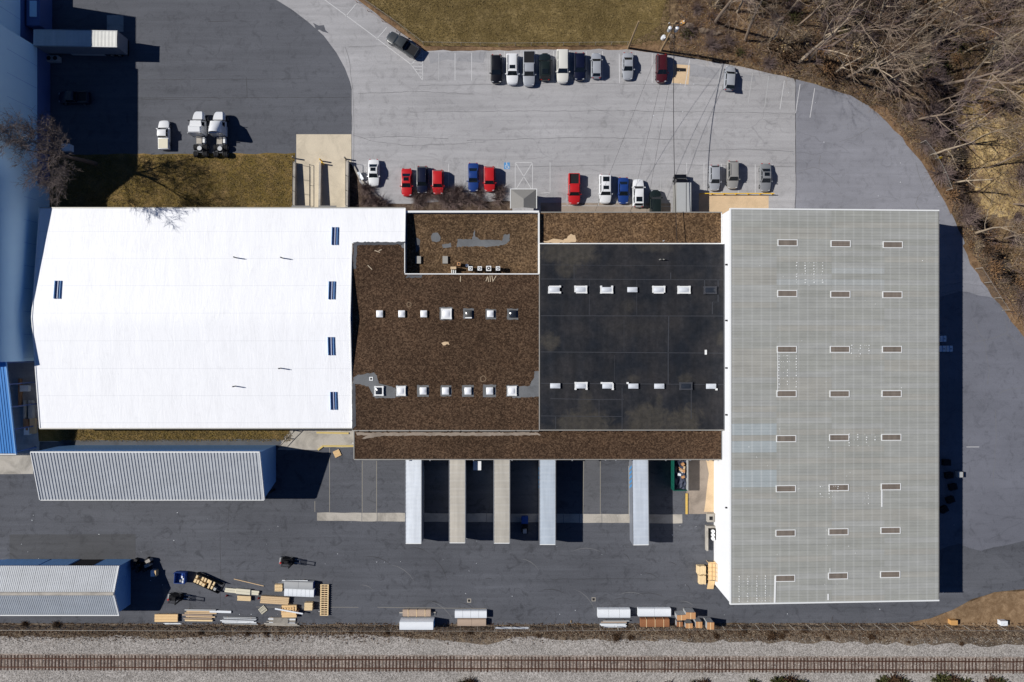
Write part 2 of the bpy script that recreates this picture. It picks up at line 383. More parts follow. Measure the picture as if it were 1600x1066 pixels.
K['blue_bin'] = plain('blue_steel_bin', lin(36, 74, 148), 0.5)
K['green_bin'] = plain('green_steel_bin', lin(16, 84, 72), 0.5)
K['red'] = plain('red_plastic', lin(176, 40, 40), 0.5)
K['orange'] = plain('orange_plastic', lin(196, 150, 92), 0.6)
K['tie'] = plain('creosote_tie', lin(78, 60, 52), 0.9, var=0.3, sc=2)
K['rail'] = plain('rusty_rail', lin(92, 64, 52), 0.6, 0.3, var=0.15)
K['bark'] = plain('pale_bark', lin(172, 156, 134), 0.95, var=0.25, sc=2)
K['bark2'] = plain('grey_bark', lin(136, 120, 104), 0.95, var=0.25, sc=2)
K['twig'] = plain('grey_twig', lin(150, 134, 115), 0.95, var=0.25, sc=1)
K['twig2'] = plain('brown_twig', lin(112, 92, 76), 0.95, var=0.3, sc=1)
K['twig3'] = plain('mauve_twig', lin(118, 102, 98), 0.95, var=0.3, sc=1)
K['leaf_brown'] = plain('russet_leaf', lin(128, 98, 68), 0.9, var=0.35, sc=2)
K['leaf_dark'] = plain('dark_brown_leaf', lin(76, 56, 38), 0.9, var=0.35, sc=2)
K['leaf_green'] = plain('olive_leaf', lin(70, 72, 36), 0.9, var=0.35, sc=2)
K['straw'] = plain('dry_straw', lin(178, 154, 112), 0.9, var=0.3, sc=2)
K['stick'] = plain('weathered_stick', lin(188, 172, 148), .9, var=.1)
K['ring'] = plain('scuffed_gravel', lin(118, 100, 80), .9, var=.3, sc=4)
K['trailer_side'] = plain('trailer_side_panel', lin(120, 124, 132), .5, var=.1)
K['rock'] = plain('grey_rock', lin(116, 102, 88), 0.9, var=0.25)
K['mesh'] = m_mesh('chain_link_wire')
K['fence'] = plain('fence_post_steel', lin(178, 172, 162), 0.5, 0.2)
K['trash'] = plain('trash_bags', lin(60, 66, 84), 0.6, var=0.6, sc=3)
K['grass_blade'] = plain('grass_blade', lin(124, 107, 70), .9, var=.35, sc=.8)
K['stone'] = plain('crushed_stone', lin(160, 156, 150), .9, var=.3, sc=6)
K['grey_shingle'] = plain('grey_shingle', lin(130, 128, 124), 0.85, var=0.1, sc=4)
# ------------------------------------------------------------------ ground and paving
LOT = [(-120, -90), (425, -90), (500, -45), (560, 0), (600, 32), (655, 72), (664, 79), (780, 79), (880, 78), (980, 77), (1040, 84), (1090, 92), (1130, 99), (1190, 111), (1240, 123),
       (1252, 150), (1260, 300), (1300, 700), (1300, 920), (1100, 960), (400, 960), (-120, 960)]
WOODS = [(1045, -140), (1060, 30), (1036, 80), (1130, 97), (1240, 120), (1330, 147), (1392, 192), (1442, 249), (1482, 317), (1512, 382), (1550, 452), (1608, 527), (1662, 597), (1722, 687), (1900, 700), (1900, -140)]
CREEK = [(1450, -140), (1485, 40), (1500, 120), (1512, 200), (1530, 270), (1552, 340), (1590, 400), (1660, 480), (1750, 560)]

def seg_dist(px, py, path, closed):
    d = np.full(px.shape, 1e9)
    pts = path + ([path[0]] if closed else [])
    for (ax, ay), (bx, by) in zip(pts[:-1], pts[1:]):
        vx, vy = bx - ax, by - ay; L = vx * vx + vy * vy
        t = np.clip(((px - ax) * vx + (py - ay) * vy) / L, 0, 1)
        d = np.minimum(d, np.hypot(px - ax - t * vx, py - ay - t * vy))
    return d
def inside(px, py, poly):
    r = np.zeros(px.shape, bool)
    for (ax, ay), (bx, by) in zip(poly, poly[1:] + poly[:1]):
        c = (ay > py) != (by > py)
        with np.errstate(divide='ignore', invalid='ignore'):
            r ^= c & (px < (bx - ax) * (py - ay) / (by - ay if by != ay else 1e-9) + ax)
    return r
rs = np.random.RandomState(4)
_waves = [(rs.uniform(0.04, 0.35), rs.uniform(0, 6.28), rs.uniform(0, 6.28)) for _ in range(26)]
def terrain(u, v):
    "height of the ground at ground pixels (photo frame); flat at -0.05 outside the woods"
    u = np.asarray(u, float); v = np.asarray(v, float)
    ins = inside(u, v, WOODS); d = seg_dist(u, v, WOODS, True)
    fade = np.where(ins, np.clip(d / 45.0, 0, 1), 0.0)
    x = u * S; y = v * S; z = np.zeros(u.shape)
    for f, a, p in _waves:
        z += 0.05 / f ** 0.8 * np.sin(f * 6.28 * 0.55 * (x * math.cos(a) + y * math.sin(a)) + p)
    dc = seg_dist(u, v, CREEK, False)
    z = z * 0.55 - 5.2 * np.exp(-(dc / 30.0) ** 2) + 0.2
    return -0.05 + fade * z
def gz(u, v): return float(terrain(np.array([u]), np.array([v]))[0])

us = np.concatenate([np.linspace(-6000, -250, 12), np.arange(-220, 1000, 40), np.arange(1000, 1860, 6.5), np.linspace(1900, 7000, 12)])
vs_ = np.concatenate([np.linspace(-5000, -190, 10), np.arange(-150, 700, 6.5), np.arange(720, 1250, 40), np.linspace(1300, 6000, 10)])
U, V = np.meshgrid(us, vs_); Z = terrain(U.ravel(), V.ravel()).reshape(U.shape)
g = MB(); nw = len(us)
g.v = [((a - 800) * S, (533 - b) * S, c) for a, b, c in zip(U.ravel(), V.ravel(), Z.ravel())]
g.f = [(j * nw + i, (j + 1) * nw + i, (j + 1) * nw + i + 1, j * nw + i + 1) for j in range(len(vs_) - 1) for i in range(nw - 1)]
struct('ground', g, K['litter'], smooth=60)

def land(name, poly, mat, step=5.0, off=.035):
    "soil patch that follows the terrain"
    us2 = np.arange(min(p[0] for p in poly), max(p[0] for p in poly), step); vs2 = np.arange(min(p[1] for p in poly), max(p[1] for p in poly), step)
    A, B = np.meshgrid(us2, vs2); rr = np.random.RandomState(5); ins = inside((A + rr.uniform(-4, 4, A.shape)).ravel(), (B + rr.uniform(-4, 4, A.shape)).ravel(), poly).reshape(A.shape)
    Zz = terrain(A.ravel(), B.ravel()).reshape(A.shape); q = MB(); n = len(us2)
    q.v = [((a - 800) * S, (533 - b) * S, c + off) for a, b, c in zip(A.ravel(), B.ravel(), Zz.ravel())]
    q.f = [(j * n + i, (j + 1) * n + i, (j + 1) * n + i + 1, j * n + i + 1) for j in range(len(vs2) - 1) for i in range(n - 1) if ins[j, i] and ins[j + 1, i + 1] and ins[j, i + 1] and ins[j + 1, i]]
    struct(name, q, mat, smooth=60)
land('dry_creek_bank', [(1522, 150), (1560, 90), (1640, 60), (1700, 200), (1690, 330), (1600, 345), (1566, 335), (1548, 290), (1534, 230)], K['bank'])
land('brush_heap_soil', [(1040, -60), (1130, -50), (1190, 20), (1185, 80), (1235, 116), (1130, 95), (1040, 78), (1062, 30)], K['heap'])
rj = random.Random(11)
def jag(pts, amp, step=14, closed=True):
    "roughen an outline given in photo pixels"
    out = []; n = len(pts)
    for i in range(n if closed else n - 1):
        a = pts[i]; b = pts[(i + 1) % n]; L = math.hypot(b[0] - a[0], b[1] - a[1]); k = max(1, int(L / step))
        for j in range(k):
            t = j / k; q = 0 if (L > 900) else amp
            out.append((a[0] + (b[0] - a[0]) * t + rj.uniform(-q, q), a[1] + (b[1] - a[1]) * t + rj.uniform(-q, q)))
    if not closed: out.append(pts[-1])
    return out
def sheet(name, pts, z, mat, amp=0.0, parent=None, step=14):
    if amp: pts = jag(pts, amp, step)
    q = [P(u, v)[:2] for u, v in pts]
    a = sum(p[0] * r[1] - r[0] * p[1] for p, r in zip(q, q[1:] + q[:1]))
    if a < 0: q = q[::-1]
    return struct(name, MB().poly([(x, y, z) for x, y in q]), mat, parent)

lot = sheet('asphalt_lot', LOT, 0.0, K['lot'], 1.2)
dark = sheet('truck_yard_asphalt', [(-120, -90), (390, -90), (432, 0), (456, 15), (481, 34), (506, 56), (526, 83), (539, 107), (547, 128), (549.5, 140), (549.5, 262), (549.5, 300), (170, 300), (60, 300), (-120, 300)], 0.006, K['dark'], 0.0)
right = sheet('side_drive_asphalt', [(1243, 124), (1290, 137), (1330, 150), (1362, 168), (1390, 195), (1418, 224), (1442, 252), (1462, 285), (1480, 320), (1510, 385), (1522, 415), (1548, 455), (1575, 492), (1605, 530), (1660, 600), (1720, 700), (1720, 838), (1600, 846), (1540, 862), (1500, 880), (1440, 900), (1243, 900)], 0.005, K['right'], 1.0)
side = sheet('lower_side_drive', [(1440, 470), (1500, 455), (1556, 466), (1577, 495), (1607, 533), (1662, 603), (1720, 690), (1720, 838), (1600, 846), (1540, 862), (1500, 880), (1440, 900)], 0.0075, K['side'], 1.5)
yard = sheet('yard_asphalt', [(-120, 735), (60, 735), (62, 690), (440, 690), (490, 672), (552, 672), (552, 640), (1160, 640), (1160, 700), (1243, 880), (1440, 895), (1500, 875), (1540, 858), (1640, 838), (1720, 830),
                   (1720, 902), (1640, 918), (1590, 922), (1555, 926), (1520, 936), (1488, 953), (1455, 966), (1420, 973), (1350, 974), (1100, 974), (800, 976), (400, 976), (0, 974), (-120, 974)], 0.009, K['yard'], 0.8)
# worn lanes and patches laid in the yard
for i, (pts, m) in enumerate([
        ([(565, 700), (588, 700), (589, 801), (565, 801)], 'bay'), ([(912, 700), (938, 700), (938, 801), (910, 801)], 'bay'),
        ([(15, 835), (212, 835), (212, 880), (15, 880)], 'yardpatch'), ([(350, 770), (520, 770), (510, 830), (352, 826)], 'yard')]):
    sheet('asphalt_patch', pts, 0.013, K[m], 0.4, yard, 20)
sheet('asphalt_patch', [(1450, 862), (1500, 850), (1560, 870), (1600, 905), (1470, 930)], 0.014, K['dark'], 2.0, right)
sheet('asphalt_patch', [(1056, 97), (1140, 108), (1180, 120), (1180, 128), (1060, 118)], 0.006, K['lotpatch'], 1.5, lot)
sheet('asphalt_patch', [(668, 82), (760, 82), (755, 98), (700, 94), (672, 100)], 0.006, K['lotpatch'], 1.5, lot)
sheet('asphalt_patch', [(488, 36), (505, 40), (513, 52), (500, 46), (494, 47)], 0.007, K['dark'], 1.6, lot, 5)
# concrete
dockpad = sheet('concrete_dock_apron', [(463, 210), (549, 210), (549, 330), (463, 330)], 0.014, K['conc'], 0.0)
strip_c = sheet('concrete_strip', [(495, 801), (1066, 804), (1066, 818), (495, 814)], 0.018, K['conc_grey'], 0.4)
for u in (565, 589, 760, 880, 905, 940, 1000): sheet('expansion_joint', [(u, 801), (u + .8, 801), (u + .8, 817), (u, 817)], 0.022, K['seal'], 0.0, strip_c)
sheet('concrete_ramp', [(1074, 700), (1135, 700), (1135, 803), (1072, 803)], 0.016, K['conc_brown'], 0.3)
sheet('concrete_ramp_edge', [(1098, 700), (1140, 700), (1135, 800), (1100, 800), (1108, 740)], 0.021, K['conc_tan'], 0.8)
sheet('concrete_loading_pad', [(1092, 302), (1201, 306), (1201, 350), (1092, 350)], 0.014, K['conc_tan'], 0.0)
sheet('concrete_ramp', [(460, 660), (565, 660), (565, 699), (505, 699), (497, 703), (434, 703)], 0.016, K['conc_grey'], 0.4)
sheet('concrete_pad', [(-80, 709), (52, 709), (52, 741), (-80, 741)], 0.015, K['conc_grey'], 0.4)
sheet('concrete_utility_pad', [(1053, 100), (1078, 102), (1076, 132), (1050, 130)], 0.012, K['conc_tan'], 0.3)
sheet('steel_grate', [(1057, 106), (1072, 107), (1072, 112), (1057, 112)], 0.016, K['dark_steel'])
sheet('concrete_pad_in_shade', [(167, 24), (193, 24), (193, 50), (167, 50)], 0.014, K['conc_grey'])
sheet('walkway', [(845, 317), (1048, 318), (1048, 345), (845, 345)], 0.012, K['conc_brown'], 0.3)
# verges and grass
sheet('grass_field', [(380, -260), (1050, -260), (1042, 0), (1030, 40), (980, 71), (880, 73), (780, 74), (664, 73), (610, 30), (570, -2), (520, -60)], -0.028, K['grass'], 2.0)
sheet('field_edge_soil', [(520, -40), (562, -6), (612, 30), (664, 72), (790, 73), (980, 70), (1045, 60), (1048, 86), (980, 79), (790, 80), (660, 80), (600, 34), (556, 2)], -0.018, K['rust'], 1.6)
sheet('dock_lawn', [(60, 243), (210, 241), (340, 240), (461, 240), (461, 345), (60, 345)], 0.02, K['grass2'], 1.2)
sheet('shrub_bed_soil', [(545, 256), (556, 262), (562, 285), (575, 300), (600, 318), (640, 319), (720, 314), (800, 315), (800, 345), (545, 345)], 0.02, K['mulch'], 1.0)
sheet('grass_strip', [(60, 655), (462, 655), (452, 674), (440, 688), (100, 690), (60, 690)], 0.02, K['grass2'], 0.8)
sheet('gravel_strip', [(100, 688), (440, 686), (432, 700), (60, 700)], 0.025, K['bare_dark'], 0.6)
sheet('rusty_verge', [(1385, 168), (1415, 205), (1447, 240), (1470, 275), (1490, 315), (1486, 335), (1476, 318), (1458, 284), (1438, 251), (1408, 216), (1384, 190), (1355, 165)], 0.012, K['rust'], 2.5)
sheet('rusty_verge', [(1510, 378), (1524, 402), (1556, 447), (1590, 490), (1640, 550), (1655, 600), (1600, 527), (1570, 489), (1543, 452), (1518, 414), (1506, 384)], 0.012, K['rust'], 2.5)
sheet('orange_soil_bank', [(1420, 971), (1455, 966), (1488, 954), (1520, 938), (1555, 926), (1600, 922), (1720, 914), (1720, 985), (1420, 985)], -0.012, K['mound'], 1.5)
sheet('scrub_verge', [(-120, 972), (0, 973), (400, 975), (800, 975), (1100, 973), (1420, 972), (1720, 980), (1720, 1012), (1400, 1006), (1100, 1002), (950, 1000), (800, 996), (760, 1006), (690, 1000), (500, 990), (260, 996), (100, 994), (-120, 998)], -0.02, K['scrub'], 3.0)
sheet('ballast_bed', [(-200, 980), (1800, 990), (1800, 1300), (-200, 1300)], -0.035, K['ballast'], 2.0)
sheet('stained_ballast', [(-200, 1021), (1800, 1027), (1800, 1052), (-200, 1046)], -0.028, K['ballast_brown'], 1.5)

# ------------------------------------------------------------------ painted markings: parts of the lot they are painted on
def line(u0, v0, u1, v1, w=1.0, mat='line', parent=lot, z=0.014):
    a = P(u0, v0); b = P(u1, v1)
    return struct('parking_line', MB().strip([a, b], w * S, z), K[mat], parent)
for i, u in enumerate((685.5, 711, 737, 762.5, 788, 814, 839, 865, 890, 916, 941.5)): line(u, 83 if i < 4 else 80, u, 126, 1.0, 'line_faint' if i in (0, 3) else 'line')
for a in ((967.5, 84, 968, 130), (993, 82, 994, 130), (1019, 84, 1019, 130), (1078, 92, 1070, 136), (1126.5, 101, 1120, 148), (1151, 112, 1145, 154), (1176, 114, 1169, 160), (1201, 119, 1195, 167), (1225.5, 126, 1218.5, 171), (1250, 132, 1243, 177), (1273, 138, 1265.5, 184)):
    line(*a, 1.0, 'line' if a[0] in (967.5, 1019, 1078, 1225.5, 1250, 1273) else 'line_faint')
for a in ((624, 257, 624, 300), (649.5, 256, 649.5, 300), (675, 256, 675, 300), (701, 256, 701, 300), (726.5, 255, 726.5, 300), (752, 255, 752, 300), (778, 254, 778, 300), (859.5, 254, 859.5, 302), (886, 274, 886, 322), (935, 275, 935, 322), (959.5, 275, 959.5, 322), (984.5, 274, 984.5, 322), (1009, 275, 1009, 322), (1032, 277, 1032, 322), (1057.5, 276, 1057.5, 290), (1073, 255, 1073, 286), (1100, 255, 1100, 301), (1127, 256, 1127, 302), (1153.5, 256, 1153.5, 303), (1180, 257, 1180, 304), (1206.5, 257, 1206.5, 304)):
    line(*a, 0.9, 'line' if a[0] > 1060 or a[0] in (701, 859.5) else 'line_faint')
for a in ((805, 254, 832, 254), (832, 254, 832, 298), (832, 298, 805, 298), (805, 298, 805, 254), (805, 254, 832, 298), (832, 254, 805, 298)): line(*a, 1.0)
line(878, 321.5, 1048, 322.5, 0.8, 'line_faint'); line(845, 302, 860, 301, 0.8); line(848, 309, 859, 302, 0.7, 'line_faint')
for a in ((505, -2, 570, 46), (570, 46, 642.5, 101), (556, 7, 540, 26), (604.5, 43, 588, 62)): line(*a, 1.0)
line(430, -60, 505, -2, 1.0)
for a in ((642.5, 101, 660.5, 82), (660.5, 82, 660.5, 126), (660.5, 126, 642.5, 101)): line(*a, 1.0)
for i in range(7):
    v = 88 + i * 5.2; t = (v - 82) / 19 if v < 101 else (126 - v) / 25
    line(660.5 - 17.5 * max(t, 0.05), v, 660.5, v + 0.5, 0.8)
for a in ((560, 258, 573, 258), (573, 258, 573, 281)): line(*a, 0.9)
for i in range(4): line(565 + i * 2.0, 268 + i * 4, 573, 259.5 + i * 5, 0.9, 'line_faint')
for a in ((515, 700, 515, 800), (492, 783, 492, 800), (566, 720, 566, 801), (588.5, 720, 588.5, 801), (912, 720, 911, 803), (938, 720, 938, 803), (983, 720, 982.5, 803)): line(*a, 0.8, 'line_yard', yard, 0.019)
line(400, 948.5, 560, 949, 0.5, 'line_yard', yard, 0.019); line(590, 949, 760, 951, 0.5, 'line_yard', yard, 0.019)
line(1510, 698.5, 1530, 698.5, 0.9, 'line', right, 0.016)
# the accessible-parking emblem
ax = MB().poly([(*P(787.5, 264.5)[:2], 0.014), (*P(796.5, 264.5)[:2], 0.014), (*P(796.5, 254)[:2], 0.014), (*P(787.5, 254)[:2], 0.014)])
emb = struct('accessible_parking_emblem', ax, K['sign_blue'], lot)
c0 = P(792.2, 260.2); w = MB()
w.strip([(c0[0] + 0.3 * math.cos(t), c0[1] - 0.02 + 0.3 * math.sin(t)) for t in np.linspace(2.2, 6.6, 14)], 0.09, 0.018)
w.strip([(c0[0] - 0.06, c0[1] + 0.46), (c0[0] - 0.02, c0[1] + 0.02), (c0[0] + 0.26, c0[1] + 0.02), (c0[0] + 0.34, c0[1] - 0.34)], 0.1, 0.0184)
w.strip([(c0[0] - 0.05, c0[1] + 0.26), (c0[0] + 0.2, c0[1] + 0.24)], 0.08, 0.0188)
w.poly([(c0[0] - 0.06 + 0.1 * math.cos(t), c0[1] + 0.57 + 0.1 * math.sin(t), 0.0192) for t in np.linspace(0, 6.28, 10)[:-1]])
struct('wheelchair_symbol', w, K['line'], emb)
# seams and sealed cracks in the asphalt
def wob(pts, amp, step=10): return jag(pts, amp, step, closed=False)
def crack(pts, w=0.8, mat='seal', parent=lot, amp=1.0, z=0.011):
    q = wob(pts, amp); return struct('crack_seal', MB().strip([P(u, v) for u, v in q], [w * S * rj.uniform(0.6, 1.3) for _ in q], z), K[mat], parent)
for v0, us_ in ((146, (560, 740)), (176, (640, 1240)), (216, (560, 700)), (218, (730, 1090)), (236, (1090, 1240)), (259.5, (790, 1240)), (133, (655, 1140))):
    crack([(us_[0], v0 + rj.uniform(-2, 2)), ((us_[0] + us_[1]) / 2, v0 - 3), (us_[1], v0 + 1)], 0.55, 'seal', lot, 0.7)
crack([(549, 140), (549.5, 205)], 0.6, 'seal'); crack([(540, 74), (545, 90), (551, 140), (553, 210), (552, 260)], 0.5, 'seal', lot, 0.6)
crack([(545, 73), (600, 72), (616, 75)], 0.5); crack([(1243, 124), (1243, 220), (1243.5, 305), (1242, 328)], 0.8, 'seal_dark', lot, 0.4)
crack([(552, 212), (590, 222), (640, 228), (700, 226), (760, 222)], 0.5)
for p in ([(1243, 268), (1272, 261), (1280, 263), (1300, 278), (1312, 292)], [(1279, 263), (1282, 243)], [(1311, 221), (1335, 214), (1358, 200)], [(1430, 255), (1436, 272), (1446, 300)], [(1520, 535), (1555, 527), (1573, 521), (1580, 510)], [(1573, 521), (1590, 535), (1602, 545)],
          [(1520, 500), (1540, 540), (1546, 580), (1543, 600)], [(1560, 470), (1570, 500), (1574, 515)], [(1560, 615), (1580, 608), (1610, 606)], [(1555, 640), (1556, 700), (1552, 760)], [(1440, 300), (1430, 318), (1436, 328)]):
    crack(p, 0.6, 'seal', right, 1.2)
for p in ([(220, 125), (310, 124), (390, 124), (470, 123)], [(220, 153), (385, 153), (549, 152)], [(385, 120), (386, 153)], [(220, 155), (330, 157)], [(325, 34), (360, 33)]): crack(p, 0.5, 'seal_dark', dark, 0.5, 0.012)
for p in ([(344, 840), (345, 900), (344, 950)], [(358, 790), (356, 830)], [(860, 905), (960, 904), (1020, 905)], [(280, 895), (430, 893)]): crack(p, 0.5, 'seal_dark', yard, 0.5, 0.015)
# tyre scrub marks
rk = random.Random(5)
for i in range(22):
    u = rk.uniform(560, 1100); v = rk.uniform(850, 945); a = rk.uniform(-0.5, 0.5); L = rk.uniform(10, 50)
    pts = [(u + L * t * math.cos(a + t * 0.5), v + L * t * math.sin(a + t * 0.5)) for t in (0, .25, .5, .75, 1)]
    struct('tyre_mark', MB().strip([P(*p) for p in pts], [0.02, 0.07, 0.1, 0.07, 0.02], 0.0125 + i * 1e-5), K['seal_dark' if i % 3 else 'seal'], yard)
# ------------------------------------------------------------------ buildings
def px(*p): return [G(x, y) for x, y in p]
# ---- the tall grey-roofed warehouse at the right
XL, XR, YT, YB, ZL, ZR = 315.4 * S, 623.8 * S, 190 * S, -378.5 * S, 8.8, 7.3
wh = thing('metal_roof_warehouse', 'large white-walled warehouse with ribbed grey metal roof and rows of brown skylights', 'building', ((XL + XR) / 2, (YT + YB) / 2, 0))
zr = lambda x: ZL + (ZR - ZL) * (x - XL) / (XR - XL)
MB().hexa([(XL, YB, 0), (XL + .25, YB, 0), (XL + .25, YT, 0), (XL, YT, 0)], [(XL, YB, ZL - .12), (XL + .25, YB, ZL - .12), (XL + .25, YT, ZL - .12), (XL, YT, ZL - .12)]).build('wall', K['white_wall'], wh, world=True)
MB().hexa([(XR - .25, YB, 0), (XR, YB, 0), (XR, YT, 0), (XR - .25, YT, 0)], [(XR - .25, YB, ZR - .12), (XR, YB, ZR - .12), (XR, YT, ZR - .12), (XR - .25, YT, ZR - .12)]).build('wall', K['white_wall'], wh, world=True)
for y0, y1 in ((YT - .25, YT), (YB, YB + .25)):
    MB().hexa([(XL + .252, y0, 0), (XR - .252, y0, 0), (XR - .252, y1, 0), (XL + .252, y1, 0)], [(XL + .252, y0, ZL - .13), (XR - .252, y0, ZR - .13), (XR - .252, y1, ZR - .13), (XL + .252, y1, ZL - .13)]).build('wall', K['white_wall'], wh, world=True)
cols = [XL + (XR - XL) * t for t in (0.0, (1214 - 1143) / 324, (1298 - 1143) / 324, (1382 - 1143) / 324, 1.0)]
NR = 68; pw = (YT - YB) / NR
def panel_mesh(i, mat):
    x0, x1 = cols[i], cols[i + 1]; z0, z1 = zr(x0), zr(x1)
    prof = [(0, .0), (.02, .055), (.07, .055), (.09, .012), (.43, .012), (.445, .04), (.475, .04), (.49, .012), (.885, .012), (pw, .0)]
    m = MB(); a = [(x0 - XL, -y, z0 + h - ZL + (.008 if i % 2 else 0)) for y, h in prof]; b = [(x1 - XL + (.15 if i < 3 else 0), -y, z1 + h - ZL + (.008 if i % 2 else 0)) for y, h in prof]
    n = len(m.v); m.v += a + b; k = len(prof)
    m.f += [(n + j + 1, n + j, n + k + j, n + k + j + 1) for j in range(k - 1)]
    return m.mesh('roof_panel', mat)
pm = {}
def pmesh(i, m):
    if (i, m.name) not in pm: pm[(i, m.name)] = panel_mesh(i, m)
    return pm[(i, m.name)]
rp = random.Random(3)
sky_v = {1: [380, 459, 546, 615, 685, 763, 832, 902.5], 2: [381, 460, 546, 615.5, 684, 762, 831, 900], 3: [382, 460.5, 546, 615.5, 684, 761.5, 830, 899]}
def row_of(v): return int(((YT - P(0, v, 8.2)[1]) / pw))
blue = {(0, row_of(v)) for v in (668, 677, 695, 704, 738, 747, 756)} ; pale = {(2, row_of(424)), (1, row_of(441)), (2, row_of(441))}
for i in range(4):
    for j in range(NR):
        m = K['wroof_blue'] if (i, j) in blue else (K['wroof_pale'] if (i, j) in pale else rp.choice(K['wroof']))
        inst('roof_panel', pmesh(i, m), wh, (XL - wh.location.x, YT - j * pw - wh.location.y, ZL))
for c, vv in sky_v.items():
    u0 = {1: 1214.5, 2: 1299, 3: 1382.5}[c]
    for k, v in enumerate(vv):
        u = u0 - (k * 0.55 if c == 1 else k * 0.6); x0 = P(u, v, 8.2)[0]; x1 = P(u + 29.5, v, 8.0)[0]; yc = P(u, v, 8.1)[1]
        zt = zr((x0 + x1) / 2); w = 0.43
        s = MB().hexa([(x0, yc - w, zr(x0) + .02), (x1, yc - w, zr(x1) + .02), (x1, yc + w, zr(x1) + .02), (x0, yc + w, zr(x0) + .02)],
                      [(x0, yc - w, zr(x0) + .075), (x1, yc - w, zr(x1) + .075), (x1, yc + w, zr(x1) + .075), (x0, yc + w, zr(x0) + .075)]).build('skylight', K['fibre'], wh, world=True)
        f = MB()
        for a, b, y0, y1 in ((x0 - .07, x1 + .07, yc - w - .1, yc - w + .01), (x0 - .07, x1 + .07, yc + w - .01, yc + w + .1), (x0 - .07, x0 + .05, yc - w + .01, yc + w - .01), (x1 - .05, x1 + .07, yc - w + .02, yc + w - .02)):
            f.hexa([(a, y0, zr(a) + .03), (b, y0, zr(b) + .03), (b, y1, zr(b) + .03), (a, y1, zr(a) + .03)], [(a, y0, zr(a) + .1), (b, y0, zr(b) + .1), (b, y1, zr(b) + .1), (a, y1, zr(a) + .1)])
        f.build('skylight_frame', K['trim_white'], s, world=True)
def roofstroke(u0, v0, u1, v1, w):
    a = P(u0, v0, 8.2); b = P(u1, v1, 8.2)
    MB().strip([(a[0], a[1], zr(a[0]) + .085), (b[0], b[1], zr(b[0]) + .085)], w * S).build('sealant_stroke', K['trim_white'], wh, world=True)
for a in ((1214, 549, 1214, 612, 1.0), (1380, 767, 1380, 793, 2.0), (1210, 898, 1209, 941, 2.6), (1294, 928, 1294, 938, 2.0), (1297, 888, 1297, 896, 1), (1214, 455, 1214, 465, 1.2)): roofstroke(*a)
dots = MB(); rd = random.Random(8)
def dot(u, v, r):
    x, y, _ = P(u, v, 8.2); dots.cyl((x, y), r, zr(x) + .05, zr(x) + .085, 6)
def dotgrid(u0, u1, v0, v1, du, dv, p=.75):
    v = v0
    while v <= v1:
        u = u0
        while u <= u1:
            if rd.random() < p: dot(u + rd.uniform(-.4, .4), v + rd.uniform(-.5, .5), rd.uniform(.05, .11))
            u += du
        v += dv
    v = v0
    while v <= v1 + 1:
        for j in range(int((u1 - u0) / 4)):
            if rd.random() < .3 * p: dot(u0 + j * 4 + rd.uniform(-1, 1), v, .05)
        v += dv * 2
dotgrid(1244, 1290, 411, 446, 13.8, 4.4); dotgrid(1216, 1246, 556, 606, 13.8, 4.4, .9); dotgrid(1332, 1372, 540, 556, 13.8, 4.2); dotgrid(1328, 1378, 679, 698, 13.8, 4.4); dotgrid(1153, 1208, 899, 940, 13.9, 3.8, .95); dotgrid(1282, 1310, 760, 775, 13.8, 4, .5); dotgrid(1345, 1366, 770, 788, 13.8, 4.5, .4)
for i in range(30): dot(rd.uniform(1160, 1450), rd.uniform(350, 920), rd.uniform(.04, .08))
tag(dots.build('sealant_spots', K['trim_white'], wh, world=True), kind='stuff')
for y0, y1 in ((YT - .02, YT + .2), (YB - .2, YB + .02)):
    MB().hexa([(XL - .1, y0, ZL - .35), (XR + .1, y0, ZR - .35), (XR + .1, y1, ZR - .35), (XL - .1, y1, ZL - .35)], [(XL - .1, y0, ZL + .12), (XR + .1, y0, ZR + .12), (XR + .1, y1, ZR + .12), (XL - .1, y1, ZL + .12)]).build('rake_trim', K['trim_white'], wh, world=True)
MB().box(XL - .12, XL + .1, YB - .1, YT + .1, ZL - .25, ZL + .07).build('eave_trim', K['trim_white'], wh, world=True)
MB().box(XR, XR + .16, YB - .2, YT + .2, ZR - .28, ZR - .04).build('gutter', K['trim_grey'], wh, world=True)
for v in (414, 501, 575, 648): # scuppers and lamp brackets on the sunlit wall
    a = P(1138, v, 7.0); MB().box(XL - .35, XL + .01, a[1] - .12, a[1] + .12, 7.2, 7.45).build('wall_scupper', K['dark_steel'], wh, world=True)
MB().box(XL - .3, XL + .01, P(0, 793, 7)[1] - .1, P(0, 793, 7)[1] + .1, 7.0, 7.3).build('wall_lamp', K['dark_steel'], wh, world=True)
for v in range(345, 940, 14): MB().box(XR + .155, XR + .2, P(0, v, 7.2)[1] - .06, P(0, v, 7.2)[1] + .06, ZR - .3, ZR - .02).build('gutter_strap', K['dark_steel'], wh, world=True)

